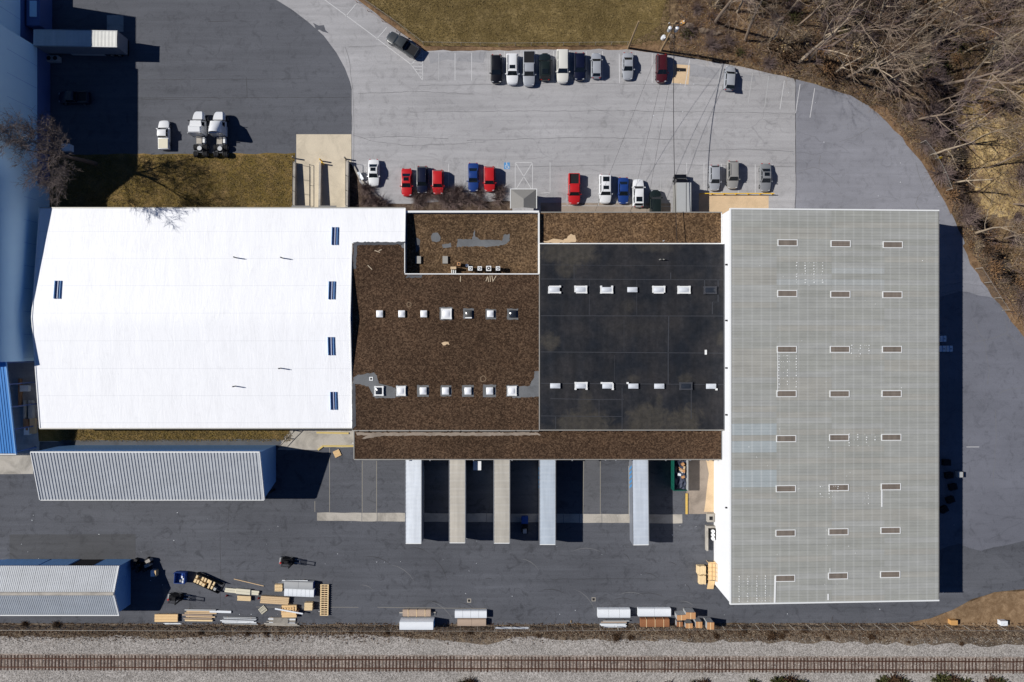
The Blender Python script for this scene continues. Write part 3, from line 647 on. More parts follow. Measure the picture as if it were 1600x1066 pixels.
# ---- the white-roofed building
WX0, WX1, WY0, WY1, WYR = -705.3 * S, -238 * S, 198.4 * S, -130 * S, 34.2 * S
ZE, ZRG = 5.05, 6.9
wb = thing('white_roof_building', 'long low-gabled building with bright white membrane roof', 'building', ((WX0 + WX1) / 2, (WY0 + WY1) / 2, 0))
wz = lambda y: ZRG - (ZRG - ZE) * abs(y - WYR) / (WY0 - WYR)
EX = -159.5 * S; EY = 145.7 * S
m = MB(); ny = 24; xs = [WX0 + (WX1 - WX0) * i / 30 for i in range(31)]; ys = [WY1 + (WYR - WY1) * i / 12 for i in range(13)] + [WYR + (EY - WYR) * i / 8 for i in range(1, 9)] + [EY + (WY0 - EY) * i / 4 for i in range(1, 5)]
rw = random.Random(2); nx = len(xs)
m.v = [(x, y, wz(y) + (rw.uniform(-.012, .012) if 0 < i < nx - 1 else 0)) for y in ys for i, x in enumerate(xs)]
m.f = [(j * nx + i, j * nx + i + 1, (j + 1) * nx + i + 1, (j + 1) * nx + i) for j in range(len(ys) - 1) for i in range(nx - 1)]
n = len(m.v); j0 = ys.index(EY)
m.v += [(EX, y, wz(y)) for y in ys[j0:]]
m.f += [((j0 + j) * nx + nx - 1, n + j, n + j + 1, (j0 + j + 1) * nx + nx - 1) for j in range(len(ys) - j0 - 1)]
m.build('roof', K['white_mem'], wb, smooth=40, world=True)
def gable(x0, x1, ya, yb, n=6):
    q = MB(); yy = sorted({ya, yb} | ({WYR} if min(ya, yb) < WYR < max(ya, yb) else set()))
    for a, b in zip(yy[:-1], yy[1:]):
        q.hexa([(x0, a, 0), (x1, a, 0), (x1, b, 0), (x0, b, 0)], [(x0, a, wz(a) - .05), (x1, a, wz(a) - .05), (x1, b, wz(b) - .05), (x0, b, wz(b) - .05)])
    return q
gable(WX0 + .15, WX0 + .4, WY1 + .15, WY0 - .15).build('wall', K['white_wall'], wb, world=True)
gable(WX1 - .3, WX1 - .05, WY1 + .15, EY).build('wall', K['blue_wall'], wb, world=True)
gable(EX - .3, EX - .05, EY, WY0 - .15).build('wall', K['blue_wall'], wb, world=True)
MB().box(WX0 + .41, EX - .31, WY0 - .4, WY0 - .15, 0, ZE - .04).build('wall', K['grey_wall'], wb, world=True)
MB().box(WX0 + .41, WX1 - .31, WY1 + .15, WY1 + .4, 0, ZE - .04).build('wall', K['grey_wall'], wb, world=True)
MB().box(WX0 - .05, EX + .02, WY0 - .02, WY0 + .16, ZE - .28, ZE + .05).build('gutter', K['trim_grey'], wb, world=True)
MB().box(WX0 - .05, WX1 + .05, WY1 - .16, WY1 + .02, ZE - .28, ZE + .04).build('gutter', K['trim_grey'], wb, world=True)
def rake(x, ya, yb, nm='rake_trim'):
    q = MB(); yy = sorted({ya, yb} | ({WYR} if min(ya, yb) < WYR < max(ya, yb) else set()))
    for a, b in zip(yy[:-1], yy[1:]):
        q.hexa([(x - .08, a, wz(a) - .25), (x + .08, a, wz(a) - .25), (x + .08, b, wz(b) - .25), (x - .08, b, wz(b) - .25)], [(x - .08, a, wz(a) + .07), (x + .08, a, wz(a) + .07), (x + .08, b, wz(b) + .07), (x - .08, b, wz(b) + .07)])
    q.build(nm, K['trim_white'], wb, world=True)
rake(WX0, WY1, WY0); rake(WX1, WY1, EY); rake(EX, EY, WY0)
MB().box(WX1, EX, EY - .15, EY + .02, wz(EY) - .25, wz(EY) + .06).build('eave_trim', K['trim_white'], wb, world=True)
def smoke_vent(u, v, parent):
    "long roof vent: raised curb along the slope with slot shade painted navy and a pale bar between"
    x, y, _ = P(u, v, 6.2)
    def bar(nm, xa, xb, za, zb_, mat, par):
        y0, y1 = y - 1.45, y + 1.45
        return MB().hexa([(xa, y0, wz(y0) + za), (xb, y0, wz(y0) + za), (xb, y1, wz(y1) + za), (xa, y1, wz(y1) + za)], [(xa, y0, wz(y0) + zb_), (xb, y0, wz(y0) + zb_), (xb, y1, wz(y1) + zb_), (xa, y1, wz(y1) + zb_)]).build(nm, K[mat], par, world=True)
    b = bar('roof_vent', x - .43, x + .43, -.1, .06, 'navy_wall', parent)  # solid bar, coloured navy for the shade inside the vent
    bar('vent_rim', x - .46, x - .38, -.05, .3, 'blue_wall', b); bar('vent_rim', x + .38, x + .46, -.05, .22, 'blue_wall', b)
    bar('vent_bar', x + .05, x + .11, .061, .2, 'trim_white', b)
for u, v in ((521.5, 368), (519, 454), (518, 541), (519.5, 627), (92, 453)): smoke_vent(u, v, wb)
def pipe(parent, u, v, z, h, r=.06, name='vent_pipe', mat='dark_steel'):
    x, y, _ = P(u, v, z); q = MB().tube([(x, y, z - .1), (x, y, z + h), (x + .14, y - .02, z + h + .12)], r, 8); q.build(name, K[mat], parent, world=True)
for u, v in ((369.5, 403), (442, 403.5), (439, 575.5), (368, 603.5)):
    x, y, _ = P(u, v, 6.2); pipe(wb, u, v, wz(y), 1.15, .09)
# ---- middle building with brown gravel roof
ZM = 5.9
midpoly = px((-237.2, -145.0), (-159.0, -145.0), (-159.0, -99.6), (40.6, -99.6), (40.6, 132.8), (-237.2, 132.8))
mid = thing('gravel_roof_building', 'flat building with brown gravel roof and two rows of square dome skylights', 'building', (-98 * S, -5 * S, 0))
MB().prism(midpoly, 0, ZM - .05).build('wall', K['grey_wall'], mid, world=True)
MB().prism(px((-236.4, -144.2), (-159.6, -144.2), (-159.6, -98.8), (40.0, -98.8), (40.0, 132), (-236.4, 132)), ZM - .05, ZM).build('roof', K['rgravel'], mid, world=True)
def edge(parent, a, b, w, z0, z1, mat='trim_white', name='parapet_cap'):
    (x0, y0), (x1, y1) = G(*a), G(*b); an = math.atan2(y1 - y0, x1 - x0); L = math.hypot(x1 - x0, y1 - y0)
    return MB().box(0, L, -w / 2, w / 2, z0, z1, an, (x0, y0)).build(name, K[mat], parent, world=True)
edge(mid, (40.6, -99.6), (40.6, 132.8), .16, ZM - .1, ZM + .06, 'trim_grey'); edge(mid, (-237, 132.9), (40, 132.9), .16, ZM - .2, ZM + .08, 'trim_grey')
edge(mid, (-159, -99.4), (40, -99.4), .16, ZM - .1, ZM + .1); edge(mid, (-159, -145), (-159, -100.5), .12, ZM - .1, ZM + .1)
def bare(parent, pts, z, mat='bare', amp=.8):
    q = [P(u, v, z)[:2] for u, v in jag(pts, amp, 3)]
    a = sum(p[0] * r[1] - r[0] * p[1] for p, r in zip(q, q[1:] + q[:1]))
    if a < 0: q = q[::-1]
    return MB().poly([(x, y, z) for x, y in q]).build('bare_patch', K[mat], parent, world=True)
zb = ZM + .008
bare(mid, [(552, 590), (560, 586), (584, 582), (590, 590), (592, 600), (618, 606), (618, 622), (586, 622), (580, 612), (576, 604), (560, 600), (552, 600)], zb)
bare(mid, [(552, 378), (633, 378), (633, 382), (558, 383), (556, 420), (552, 420)], zb, 'bare_dark')
bare(mid, [(800, 605), (828, 603), (834, 590), (835, 580), (843, 580), (843, 620), (800, 622)], zb)
bare(mid, [(636, 430), (660, 430), (658, 434), (634, 434)], zb, 'bare_dark'); bare(mid, [(626, 382), (634, 382), (634, 389), (628, 388)], zb)
bare(mid, [(550, 600), (555, 600), (556, 665), (550, 672)], zb + .004, 'bare_dark', .4)
for u, v, r in ((697, 490, 10), (732, 490, 8), (767, 491, 8), (801, 491, 8.5), (661, 611, 9), (697, 611, 8.5), (731, 611, 9), (765, 611, 10), (627, 611, 9), (592, 611, 9), (800, 611, 9)):
    bare(mid, [(u - r, v - r), (u + r, v - r), (u + r, v + r), (u - r, v + r)], zb + .003, 'bare', .6)
def ring_scar(u, v, r, parent, z, mat='ring'):
    q = MB(); pts = [(u + r * math.cos(t) * rj.uniform(.85, 1.1), v + r * math.sin(t) * rj.uniform(.85, 1.1)) for t in np.linspace(0, 6.28, 13)]
    q.strip([P(a, b, z) for a, b in pts], .16).build('gravel_ring', K[mat], parent, world=True)
ring_scar(755, 592, 4.5, mid, zb + .006); ring_scar(639, 476, 3.5, mid, zb + .006, 'ring')
bare(mid, [(690, 535), (700, 534), (702, 538), (692, 539)], zb + .006, 'conc_tan', 1.2)
def dome(parent, u, v, z, sx, sy, h, mat, frame=None, rim='trim_white'):
    x, y, _ = P(u, v, z + .3)
    q = MB(); N = 6
    for j in range(N + 1):
        for i in range(N + 1):
            a = 2 * i / N - 1; b = 2 * j / N - 1
            q.v.append((x + sx * a, y + sy * b, z + .32 + h * (1 - abs(a) ** 2.4) * (1 - abs(b) ** 2.4)))
    q.f = [(j * (N + 1) + i, j * (N + 1) + i + 1, (j + 1) * (N + 1) + i + 1, (j + 1) * (N + 1) + i) for j in range(N) for i in range(N)]
    s = MB().box(x - sx - .04, x + sx + .04, y - sy - .04, y + sy + .04, z - .02, z + .31).build('skylight_curb', K['trim_grey'] if mat == 'dome_white' else K['dark_steel'], parent, world=True)
    q.build('skylight_dome', K[mat], s, smooth=60, world=True)
    if frame is not None:   # untidy white sealant around the curb
        f = MB(); rr = random.Random(int(u * 7 + v)); w = .14
        for (a, b, c, d) in ((-1, 1, -1, -1), (-1, 1, 1, 1), (-1, -1, -1, 1), (1, 1, -1, 1)):
            if rr.random() > frame: continue
            hx = abs(a - b) / 2 * sx * rr.uniform(.7, 1) + .1; hy = abs(c - d) / 2 * sy * rr.uniform(.7, 1) + .1
            cx, cy = x + (a + b) / 2 * (sx + .1), y + (c + d) / 2 * (sy + .1); e = .001 * rr.random()
            f.box(cx - hx, cx + hx, cy - hy, cy + hy, z + .018 + e, z + .33 + e)
        for a in (-1, 1):
            for b in (-1, 1):
                if rr.random() < frame: f.box(x + a * (sx + .08) - .15, x + a * (sx + .08) + .15, y + b * (sy + .08) - .15, y + b * (sy + .08) + .15, z + .02, z + .335)
        if f.v: f.build('sealant', K[rim], s, world=True)
    return s
for k, u in enumerate((593, 627.5, 662, 697.5, 732, 766, 801)): dome(mid, u, 490.5, ZM, .5 if k != 3 else .62, .53 if k != 3 else .62, .17, {4: 'dome_grey', 6: 'dome_dark'}.get(k, 'dome_white'), .95 if k == 3 else (.25 if k == 4 else None))
for k, u in enumerate((592, 626.5, 661, 696, 731, 765, 800)): dome(mid, u, 611, ZM, .52, .56, .17, 'dome_dark' if k == 0 else 'dome_white', .95 if k in (0, 1, 6) else None)
dx, dy, _ = P(580, 592, ZM); MB().box(dx - .3, dx + .3, dy - .3, dy + .3, ZM, ZM + .08).build('roof_drain', K['trim_white'], mid, world=True)
MB().box(dx - .15, dx + .15, dy - .15, dy + .15, ZM + .081, ZM + .1).build('drain_grate', K['dark_steel'], mid, world=True)
# ---- upper block with parapets
ZU, ZP = 4.2, 5.3
ub = thing('parapet_roof_office', 'smaller gravel-roofed block with white parapet and rooftop fans', 'building', (-60 * S, 146 * S, 0))
MB().box(-158.9 * S, 39.4 * S, 100.4 * S, 193.4 * S, 0, ZU - .02).build('wall', K['grey_wall'], ub, world=True)
MB().box(-158.2 * S, 38.8 * S, 101 * S, 192.6 * S, ZU - .02, ZU).build('roof', K['rgravel3'], ub, world=True)
edge(ub, (-159, -193.6), (40.5, -193.6), .32, ZU - .6, ZP - .4); edge(ub, (40.2, -193.6 + 2.2), (40.2, -100), .22, ZU - .6, ZP - .1)
zu = ZU + .008
bare(ub, [(673, 370), (676, 364), (684, 364), (688, 370), (688, 376), (682, 379), (675, 377)], zu, 'bare', .6)
bare(ub, [(715, 374), (738, 374), (741, 358), (743, 370), (752, 375), (785, 376), (786, 367), (796, 366), (796, 376), (788, 383), (764, 386), (742, 385), (714, 386)], zu, 'bare', .8)
bare(ub, [(690, 382), (704, 380), (705, 387), (692, 388)], zu, 'bare', .8); bare(ub, [(649, 372), (656, 374), (656, 390), (650, 395)], zu, 'bare_dark', .8)
for u in (653.5, 695.5):
    x, y, _ = P(u, 406, ZU + .4); MB().box(x - .42, x + .42, y - .6, y + .6, ZU, ZU + .35).build('roof_hatch', K['trim_grey'], ub, world=True)
# ---- black membrane building
bb = thing('black_roof_building', 'flat building with black membrane roof and two rows of long white skylights', 'building', (178 * S, 6 * S, 0))
MB().box(41.2 * S, 315 * S, -131.9 * S, 144.2 * S, 0, ZM - .04).build('wall', K['grey_wall'], bb, world=True)
MB().box(41.4 * S, 314.9 * S, -131.3 * S, 143.6 * S, ZM - .04, ZM + .002).build('roof', K['black_mem'], bb, world=True)
edge(bb, (41, -144.4), (315, -144.4), .16, ZM - .25, ZM + .07, 'trim_white'); edge(bb, (41, 132.2), (315, 132.2), .14, ZM - .3, ZM + .05, 'trim_grey')
edge(bb, (314.2, -143), (314.2, 131), .14, ZM, ZM + .04, 'bare_dark', 'flashing')
zk = ZM + .007
def seam(pts, w=.9, mat='bare_dark'): MB().strip([P(u, v, zk) for u, v in pts], w * S).build('membrane_seam', K[mat], bb, world=True)
K['seam'] = plain('membrane_seam_tape', lin(62, 64, 70), 0.7)
K['dust'] = m_concrete('roof_dust', lin(92, 85, 74), .5)
for a in (([(845, 436), (1134, 437.5)], .7), ([(845, 493.5), (1134, 494)], .8), ([(845, 550), (1130, 552)], .8), ([(845, 599), (1134, 601)], .8), ([(860, 623), (935, 624.5), (975, 624)], .7), ([(845, 650), (973, 651)], .7), ([(1045, 494), (1044, 550), (1044, 600)], 1.2), ([(972, 607), (972, 672)], .8), ([(1080, 610), (1080, 655)], .9),
          ([(1048, 426), (1048, 437)], 1.2), ([(897, 416), (897, 436)], .7), ([(995, 437), (995, 493)], .5), ([(921, 437), (921, 493)], .5), ([(1113, 491), (1113, 472), (1122, 472), (1122, 437)], 1.0), ([(1101, 437), (1101, 460)], 1.0), ([(936, 625), (936, 650)], .6), ([(868, 651), (868, 672)], .7), ([(845, 414), (1134, 416)], .4), ([(975, 500), (975, 550)], .4), ([(960, 555), (960, 600)], .4)): seam(*a, 'seam')
for k, u in enumerate((866.5, 907.5, 948, 988, 1029.5, 1069)): dome(bb, u, 452.5 + k * .1, ZM, .8, .4, .16, 'dome_pale', (.8, .75, .8, .1, .6, .85)[k])
for k, u in enumerate((867.5, 908, 949, 989.5, 1030, 1111)): dome(bb, u, 603 + k * .15, ZM, .8, .4, .16, 'dome_pale', (.1, .9, .4, .05, .05, .05)[k])
for u, v in ((1110, 453.5), (1072, 603.5)): dome(bb, u, v, ZM, .8, .4, .1, 'dome_dark', .9, 'seam')
for u, v in ((1030.5, 406), (1036, 406)): pipe(bb, u, v, ZM, .5, .1, 'vent_pipe', 'trim_grey')
x, y, _ = P(1102.5, 550.5, ZM); MB().box(x - .14, x + .14, y - .38, y + .38, ZM, ZM + .25).build('roof_box', K['trim_white'], bb, world=True)
# ---- low gravel wings above and below
ZLW = 4.6
lw = thing('low_gravel_wing', 'narrow low wing with tan-brown gravel roof beside the upper parking row', 'building', (178 * S, 168 * S, 0))
MB().box(41.2 * S, 315 * S, 145.2 * S, 192 * S, 0, ZLW - .04).build('wall', K['grey_wall'], lw, world=True)
MB().box(41.2 * S, 314.9 * S, 144.8 * S, 193 * S, ZLW - .04, ZLW).build('roof', K['rgravel2'], lw, world=True)
edge(lw, (41, -193.2), (315, -193.2), .14, ZLW - .25, ZLW + .05, 'trim_grey'); edge(lw, (314.3, -192.5), (314.3, -145.5), .12, ZLW, ZLW + .04, 'trim_white', 'flashing')
bare(lw, [(845, 379), (866, 373), (880, 376), (892, 366), (899, 368), (900, 378), (875, 380)], ZLW + .006, 'conc_tan', 1.2)
dw = thing('loading_dock_canopy', 'long narrow dock canopy with brown gravel roof over parked trailers', 'building', (40 * S, -155 * S, 0))
MB().box(-236.5 * S, 314.8 * S, -154 * S, -133 * S, 0, ZLW - .3).build('wall', K['grey_wall'], dw, world=True)
MB().box(-237 * S, 314.8 * S, -177.6 * S, -133.2 * S, ZLW - .3, ZLW).build('roof', K['rgravel'], dw, world=True)
edge(dw, (-237, 177.7), (314.5, 177.7), .14, ZLW - .32, ZLW + .05, 'trim_grey')
edge(dw, (-237.1, 133.5), (-237.1, 177), .14, ZLW - .32, ZLW + .04, 'trim_grey'); edge(dw, (314.4, 134), (314.4, 177), .12, ZLW, ZLW + .04, 'bare', 'flashing')
bare(dw, [(556, 676), (840, 676), (845, 680), (760, 681), (600, 681), (580, 684), (566, 686), (574, 680), (558, 680)], ZLW + .006, 'conc_brown', .8)
for u in (560, 577, 605, 640, 700, 706, 720, 748, 780, 806, 830, 862, 906, 933, 958, 1000, 1050, 1082): # dark gutter joints along the roof edge
    x = P(u, 0, ZM)[0]; MB().box(x - .12, x + .12, -133.9 * S, -133.0 * S, ZM - .15, ZM + .1).build('gutter_joint', K['dark_steel'], mid if u < 843 else bb, world=True)
for u in (640, 672, 740, 800, 868, 894, 946, 962, 985, 1040, 1078, 1106): # lamps under the canopy edge
    x, y, _ = P(u, 720, 4.2); MB().box(x - .1, x + .1, -180.2 * S, -178.4 * S, 4.2, 4.4).build('dock_lamp', K['steel'], dw, world=True)
# posts and dock doors under the canopy
for u in (570, 680, 750, 820, 890, 960, 1045, 1100):
    x = (u - 800) * S; MB().box(x - 1.3, x + 1.3, -155 * S, -154.05 * S, 1.1, 3.6).build('dock_door', K['trim_white'], dw, world=True)

# ---- tall pale building at the left edge
tb = thing('tall_pale_building', 'tall pale-walled building at the left edge, its wall in shade', 'building', (-900 * S, 200 * S, 0))
BX = -722 * S
def tall_h(y):      # height of the wall top along its length, y in ground pixels
    if y < -292: return 13.0
    if y > -232: return 9.3
    t = (y + 292) / 60; return 13 - 3.7 * (t * t * (3 - 2 * t))
yy = [-447, -400, -350, -310] + [-292 + 6 * i for i in range(11)] + [-200, -150, -100, -50, 0, 30]
def prof(y):
    h = tall_h(y); k = (13 - h) / 3.7
    a = [(BX, 0), (BX, h - .6 - 2.1 * k), (BX - .1 - .35 * k, h - .25 - 1.0 * k), (BX - .5 - .7 * k, h), (BX - 3.5 - 1.2 * k, h + 1.2 + .6 * k), (BX - 14, h + 3.5), (BX - 26, h + 3.5), (BX - 26, 0)]
    return [(x, -y * S, z) for x, z in a]
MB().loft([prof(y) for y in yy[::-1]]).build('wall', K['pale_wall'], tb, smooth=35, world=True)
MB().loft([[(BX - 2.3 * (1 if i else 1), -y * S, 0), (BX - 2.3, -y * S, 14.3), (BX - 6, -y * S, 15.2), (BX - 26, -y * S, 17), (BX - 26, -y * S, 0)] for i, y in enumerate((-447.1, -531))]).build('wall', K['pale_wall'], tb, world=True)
MB().box(BX - .05, BX + .06, 240 * S, 446.5 * S, 0, 3.1).build('base_panel', K['navy_wall'], tb, world=True)
MB().box(BX - 2.35, BX - 2.2, 447.5 * S, 530 * S, 0, 3.75).build('base_panel', K['navy_wall'], tb, world=True)
for y in (-430, -395, -330): MB().box(BX + .05, BX + .12, (-y - 12) * S, (-y + 12) * S, 1.0, 2.9).build('dock_door', K['navy_wall'], tb, world=True)
for y in range(-520, 30, 34):
    h = tall_h(y) - 3.2; xx = BX if y > -447 else BX - 2.3
    MB().box(xx - .01, xx + .012, -y * S - .02, -y * S + .02, 3.2, h).build('panel_joint', K['blue_wall'], tb, world=True)
x, y, _ = P(70, 27, .8); an = thing('blue_dock_annex', 'small dark dock annex with pale roof beside tall building, top left corner', 'annex', (x, y, 0))
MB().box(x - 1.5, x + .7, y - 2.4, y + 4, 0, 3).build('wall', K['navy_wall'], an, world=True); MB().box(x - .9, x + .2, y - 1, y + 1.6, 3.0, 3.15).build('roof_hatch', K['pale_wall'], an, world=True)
# ---- blue ribbed shed roof at the left edge
bs = thing('blue_ribbed_shed', 'shed with blue ribbed metal roof at the left edge', 'shed', (-790 * S, -100 * S, 0))
def ribbed(y0, y1, x0, x1, zf, along, pitch, mat, name, parent, rib=.06, wid=.35):
    "ribbed metal sheet; ribs run along y when along == 'y'"
    q = MB(); xs_ = []; a, b = (x0, x1) if along == 'y' else (y0, y1); n = int((b - a) / pitch)
    for i in range(n):
        t = a + (b - a) * i / n; w = (b - a) / n
        xs_ += [(t, 0), (t + w * (1 - wid), 0), (t + w * (1 - wid * .75), rib), (t + w * (1 - wid * .25), rib)]
    xs_.append((b, 0)); k = len(xs_)
    for t, h in xs_:
        for e in ((y0, y1) if along == 'y' else (x0, x1)):
            X, Y = (t, e) if along == 'y' else (e, t); q.v.append((X, Y, zf(X, Y) + h))
    q.f = [(2*i, 2*i+2, 2*i+3, 2*i+1) if along == 'y' else (2*i, 2*i+1, 2*i+3, 2*i+2) for i in range(k - 1)]
    return q.build(name, mat, parent, world=True)
bx1 = -742 * S; bz = lambda X, Y: 7.2 - 2.2 * ((-30.5 * S) - Y) / (137.5 * S)
ribbed(-168 * S, -30.5 * S, -900 * S, bx1, bz, 'y', .42, K['rib_blue'], 'roof', bs)
for yy_ in (-166, -132, -98, -64, -32): MB().box(bx1 - .25, bx1 - .05, yy_ * S - .1, yy_ * S + .1, 0, bz(0, yy_ * S) - .05).build('post', K['navy_wall'], bs, world=True)
MB().box(-900 * S, bx1 - .3, -31.5 * S, -30.6 * S, 0, 7.0).build('wall', K['navy_wall'], bs, world=True)
MB().hexa([(bx1 - .02, -168.5 * S, 4.85), (bx1 + .14, -168.5 * S, 4.85), (bx1 + .14, -30.5 * S, 7.05), (bx1 - .02, -30.5 * S, 7.05)], [(bx1 - .02, -168.5 * S, 5.12), (bx1 + .14, -168.5 * S, 5.12), (bx1 + .14, -30.5 * S, 7.32), (bx1 - .02, -30.5 * S, 7.32)]).build('rake_trim', K['blue_wall'], bs, world=True)
MB().box(-900 * S, bx1 + .14, -169.8 * S, -168.55 * S, 4.8, 5.1).build('gutter', K['trim_white'], bs, world=True)
# ---- open-fronted shed with ribbed roof
zc0, zc1 = 7.7, 5.6
cx0, cx1 = -753 * (1 - zc0 / H) * S, -395 * (1 - zc0 / H) * S; cy0 = -(707 - 533) * (1 - zc0 / H) * S; cy1 = -(781 - 533) * (1 - zc1 / H) * S
cx0 = -701 * S
sc_ = thing('open_front_shed', 'long open-fronted storage shed with ribbed silver mono-pitch roof', 'shed', ((cx0 + cx1) / 2, (cy0 + cy1) / 2, 0))
zf = lambda X, Y: zc0 + (zc1 - zc0) * (Y - cy0) / (cy1 - cy0)
ribbed(cy1, cy0, cx0, cx1, zf, 'y', .5, K['rib_grey'], 'roof', sc_, .09, .45)
MB().box(cx0 - .05, cx1 + .08, cy0 - .02, cy0 + .14, zc0 - .2, zc0 + .14).build('ridge_flashing', K['trim_white'], sc_, world=True)
for x in (cx0 - .12, cx1): MB().hexa([(x, cy1, zc1 - .2), (x + .12, cy1, zc1 - .2), (x + .12, cy0, zc0 - .2), (x, cy0, zc0 - .2)], [(x, cy1, zc1 + .12), (x + .12, cy1, zc1 + .12), (x + .12, cy0, zc0 + .12), (x, cy0, zc0 + .12)]).build('rake_trim', K['trim_white'], sc_, world=True)
MB().box(cx0, cx1, cy0 - .2, cy0 - .03, 0, zc0 - .21).build('wall', K['blue_wall'], sc_, world=True)
for x in (cx0, cx1 - .2): MB().hexa([(x, cy1 + 1.8, 0), (x + .18, cy1 + 1.8, 0), (x + .18, cy0 - .21, 0), (x, cy0 - .21, 0)], [(x, cy1 + .2, zc1 - .22), (x + .18, cy1 + .2, zc1 - .22), (x + .18, cy0 - .21, zc0 - .22), (x, cy0 - .21, zc0 - .22)]).build('wall', K['blue_wall'], sc_, world=True)
for i in range(9):
    x = cx0 + .3 + (cx1 - cx0 - .6) * i / 8; MB().box(x - .12, x + .12, cy1 + .3, cy1 + .55, 0, zc1 - .1).build('post', K['dark_steel'], sc_, world=True)
MB().box(cx0, cx1, cy1 - .12, cy1, zc1 - .2, zc1 + .02).build('gutter', K['trim_white'], sc_, world=True)
# ---- gabled shed at lower left
DXR = -594 * S; zr_, ze_ = 5.4, 3.9
dyr = -(928 - 533) * (1 - zr_ / H) * S; dyt = -(884 - 533) * (1 - ze_ / H) * S; dyb = -(961 - 533) * (1 - ze_ / H) * S
gs = thing('gabled_storage_shed', 'gabled storage shed with pale ribbed roof at lower left', 'shed', (-720 * S, dyr, 0))
ft = lambda X, Y: zr_ + (ze_ - zr_) * (Y - dyr) / (dyt - dyr); fb = lambda X, Y: zr_ + (ze_ - zr_) * (Y - dyr) / (dyb - dyr)
NP = 15; xw = (DXR + 900 * S) / NP
for k in range(NP):
    x0 = -900 * S + k * xw
    ribbed(dyr, dyt, x0, x0 + xw - .03, ft, 'y', .31, K['rib_grey'], 'roof_panel', gs, .04); ribbed(dyb, dyr, x0, x0 + xw - .03, fb, 'y', .31, K['rib_grey2'], 'roof_panel', gs, .04)
MB().hexa([(-900 * S, dyr - .28, zr_ - .02), (DXR + .1, dyr - .28, zr_ - .02), (DXR + .1, dyr + .28, zr_ - .02), (-900 * S, dyr + .28, zr_ - .02)], [(-900 * S, dyr - .2, zr_ + .12), (DXR + .1, dyr - .2, zr_ + .12), (DXR + .1, dyr + .2, zr_ + .12), (-900 * S, dyr + .2, zr_ + .12)]).build('ridge_cap', K['conc_grey'], gs, world=True)
for a, b in ((dyt, dyr), (dyb, dyr)):
    MB().hexa([(DXR, min(a, b), (ze_ if a < b else zr_) - .2), (DXR + .14, min(a, b), (ze_ if a < b else zr_) - .2), (DXR + .14, max(a, b), (zr_ if a < b else ze_) - .2), (DXR, max(a, b), (zr_ if a < b else ze_) - .2)],
              [(DXR, min(a, b), (ze_ if a < b else zr_) + .1), (DXR + .14, min(a, b), (ze_ if a < b else zr_) + .1), (DXR + .14, max(a, b), (zr_ if a < b else ze_) + .1), (DXR, max(a, b), (zr_ if a < b else ze_) + .1)]).build('rake_trim', K['trim_white'], gs, world=True)
q = MB(); e = .25; wy0, wy1 = dyb + e, dyt - e
for a, b, za, zb_ in ((wy0, dyr, ze_ - .1, zr_ - .12), (dyr, wy1, zr_ - .12, ze_ - .1)): q.hexa([(DXR - .4, a, 0), (DXR - .2, a, 0), (DXR - .2, b, 0), (DXR - .4, b, 0)], [(DXR - .4, a, za), (DXR - .2, a, za), (DXR - .2, b, zb_), (DXR - .4, b, zb_)])
q.build('wall', K['blue_wall'], gs, world=True)
MB().box(-900 * S, DXR - .41, wy1 - .2, wy1, 0, ze_ - .1).build('wall', K['blue_wall'], gs, world=True); MB().box(-900 * S, DXR - .41, wy0, wy0 + .2, 0, ze_ - .1).build('wall', K['blue_wall'], gs, world=True)
for u0, u1 in ((2, 72), (75, 118), (160, 200)): MB().box((u0 - 800) * S * .99, (u1 - 800) * S * .99, wy1 + .02, wy1 + .1, .1, 3.3).build('sliding_door', K['blue_wall'], gs, world=True)
MB().box((120 - 800) * S * .99, (156 - 800) * S * .99, wy1 + .005, wy1 + .03, .05, 3.2).build('door_opening', K['black'], gs, world=True)
MB().box(-900 * S, DXR + .1, dyb - .14, dyb, ze_ - .15, ze_ + .04).build('gutter', K['trim_white'], gs, world=True)
# ---- entrance canopy with hipped grey roof
cz = 3.6; hx0, hx1, hy0, hy1 = P(798, 0, cz)[0], P(838, 0, cz)[0], P(0, 326, cz)[1], P(0, 296, cz)[1]
hc = thing('entrance_canopy', 'grey hipped entrance canopy projecting toward the crossed-out parking bay', 'canopy', ((hx0 + hx1) / 2, (hy0 + hy1) / 2, 0))
xm = (hx0 + hx1) / 2; ap = (xm, hy1 - 1.75, cz + .9); rb = (xm, hy0 - .5, cz + .9)
for nm, pts in (('roof_slope', [(hx0, hy1, cz), (hx0, hy0, cz), (xm, hy0, cz + .9), ap]), ('roof_slope', [(hx1, hy0, cz), (hx1, hy1, cz), ap, (xm, hy0, cz + .9)]), ('roof_slope', [(hx1, hy1, cz), (hx0, hy1, cz), ap])): MB().poly(pts).build(nm, K['grey_shingle'], hc, world=True)
MB().box(hx0 - .1, hx1 + .1, hy1, hy1 + .1, cz - .25, cz + .04).build('fascia', K['trim_white'], hc, world=True)
for a, b in ((hx0 - .1, hx0), (hx1, hx1 + .1)): MB().box(a, b, hy0, hy1 - .001, cz - .25, cz + .04).build('fascia', K['trim_white'], hc, world=True)
for x in (hx0 + .25, hx1 - .25): MB().box(x - .12, x + .12, hy1 - .5, hy1 - .26, 0, cz - .02).build('post', K['trim_white'], hc, world=True)
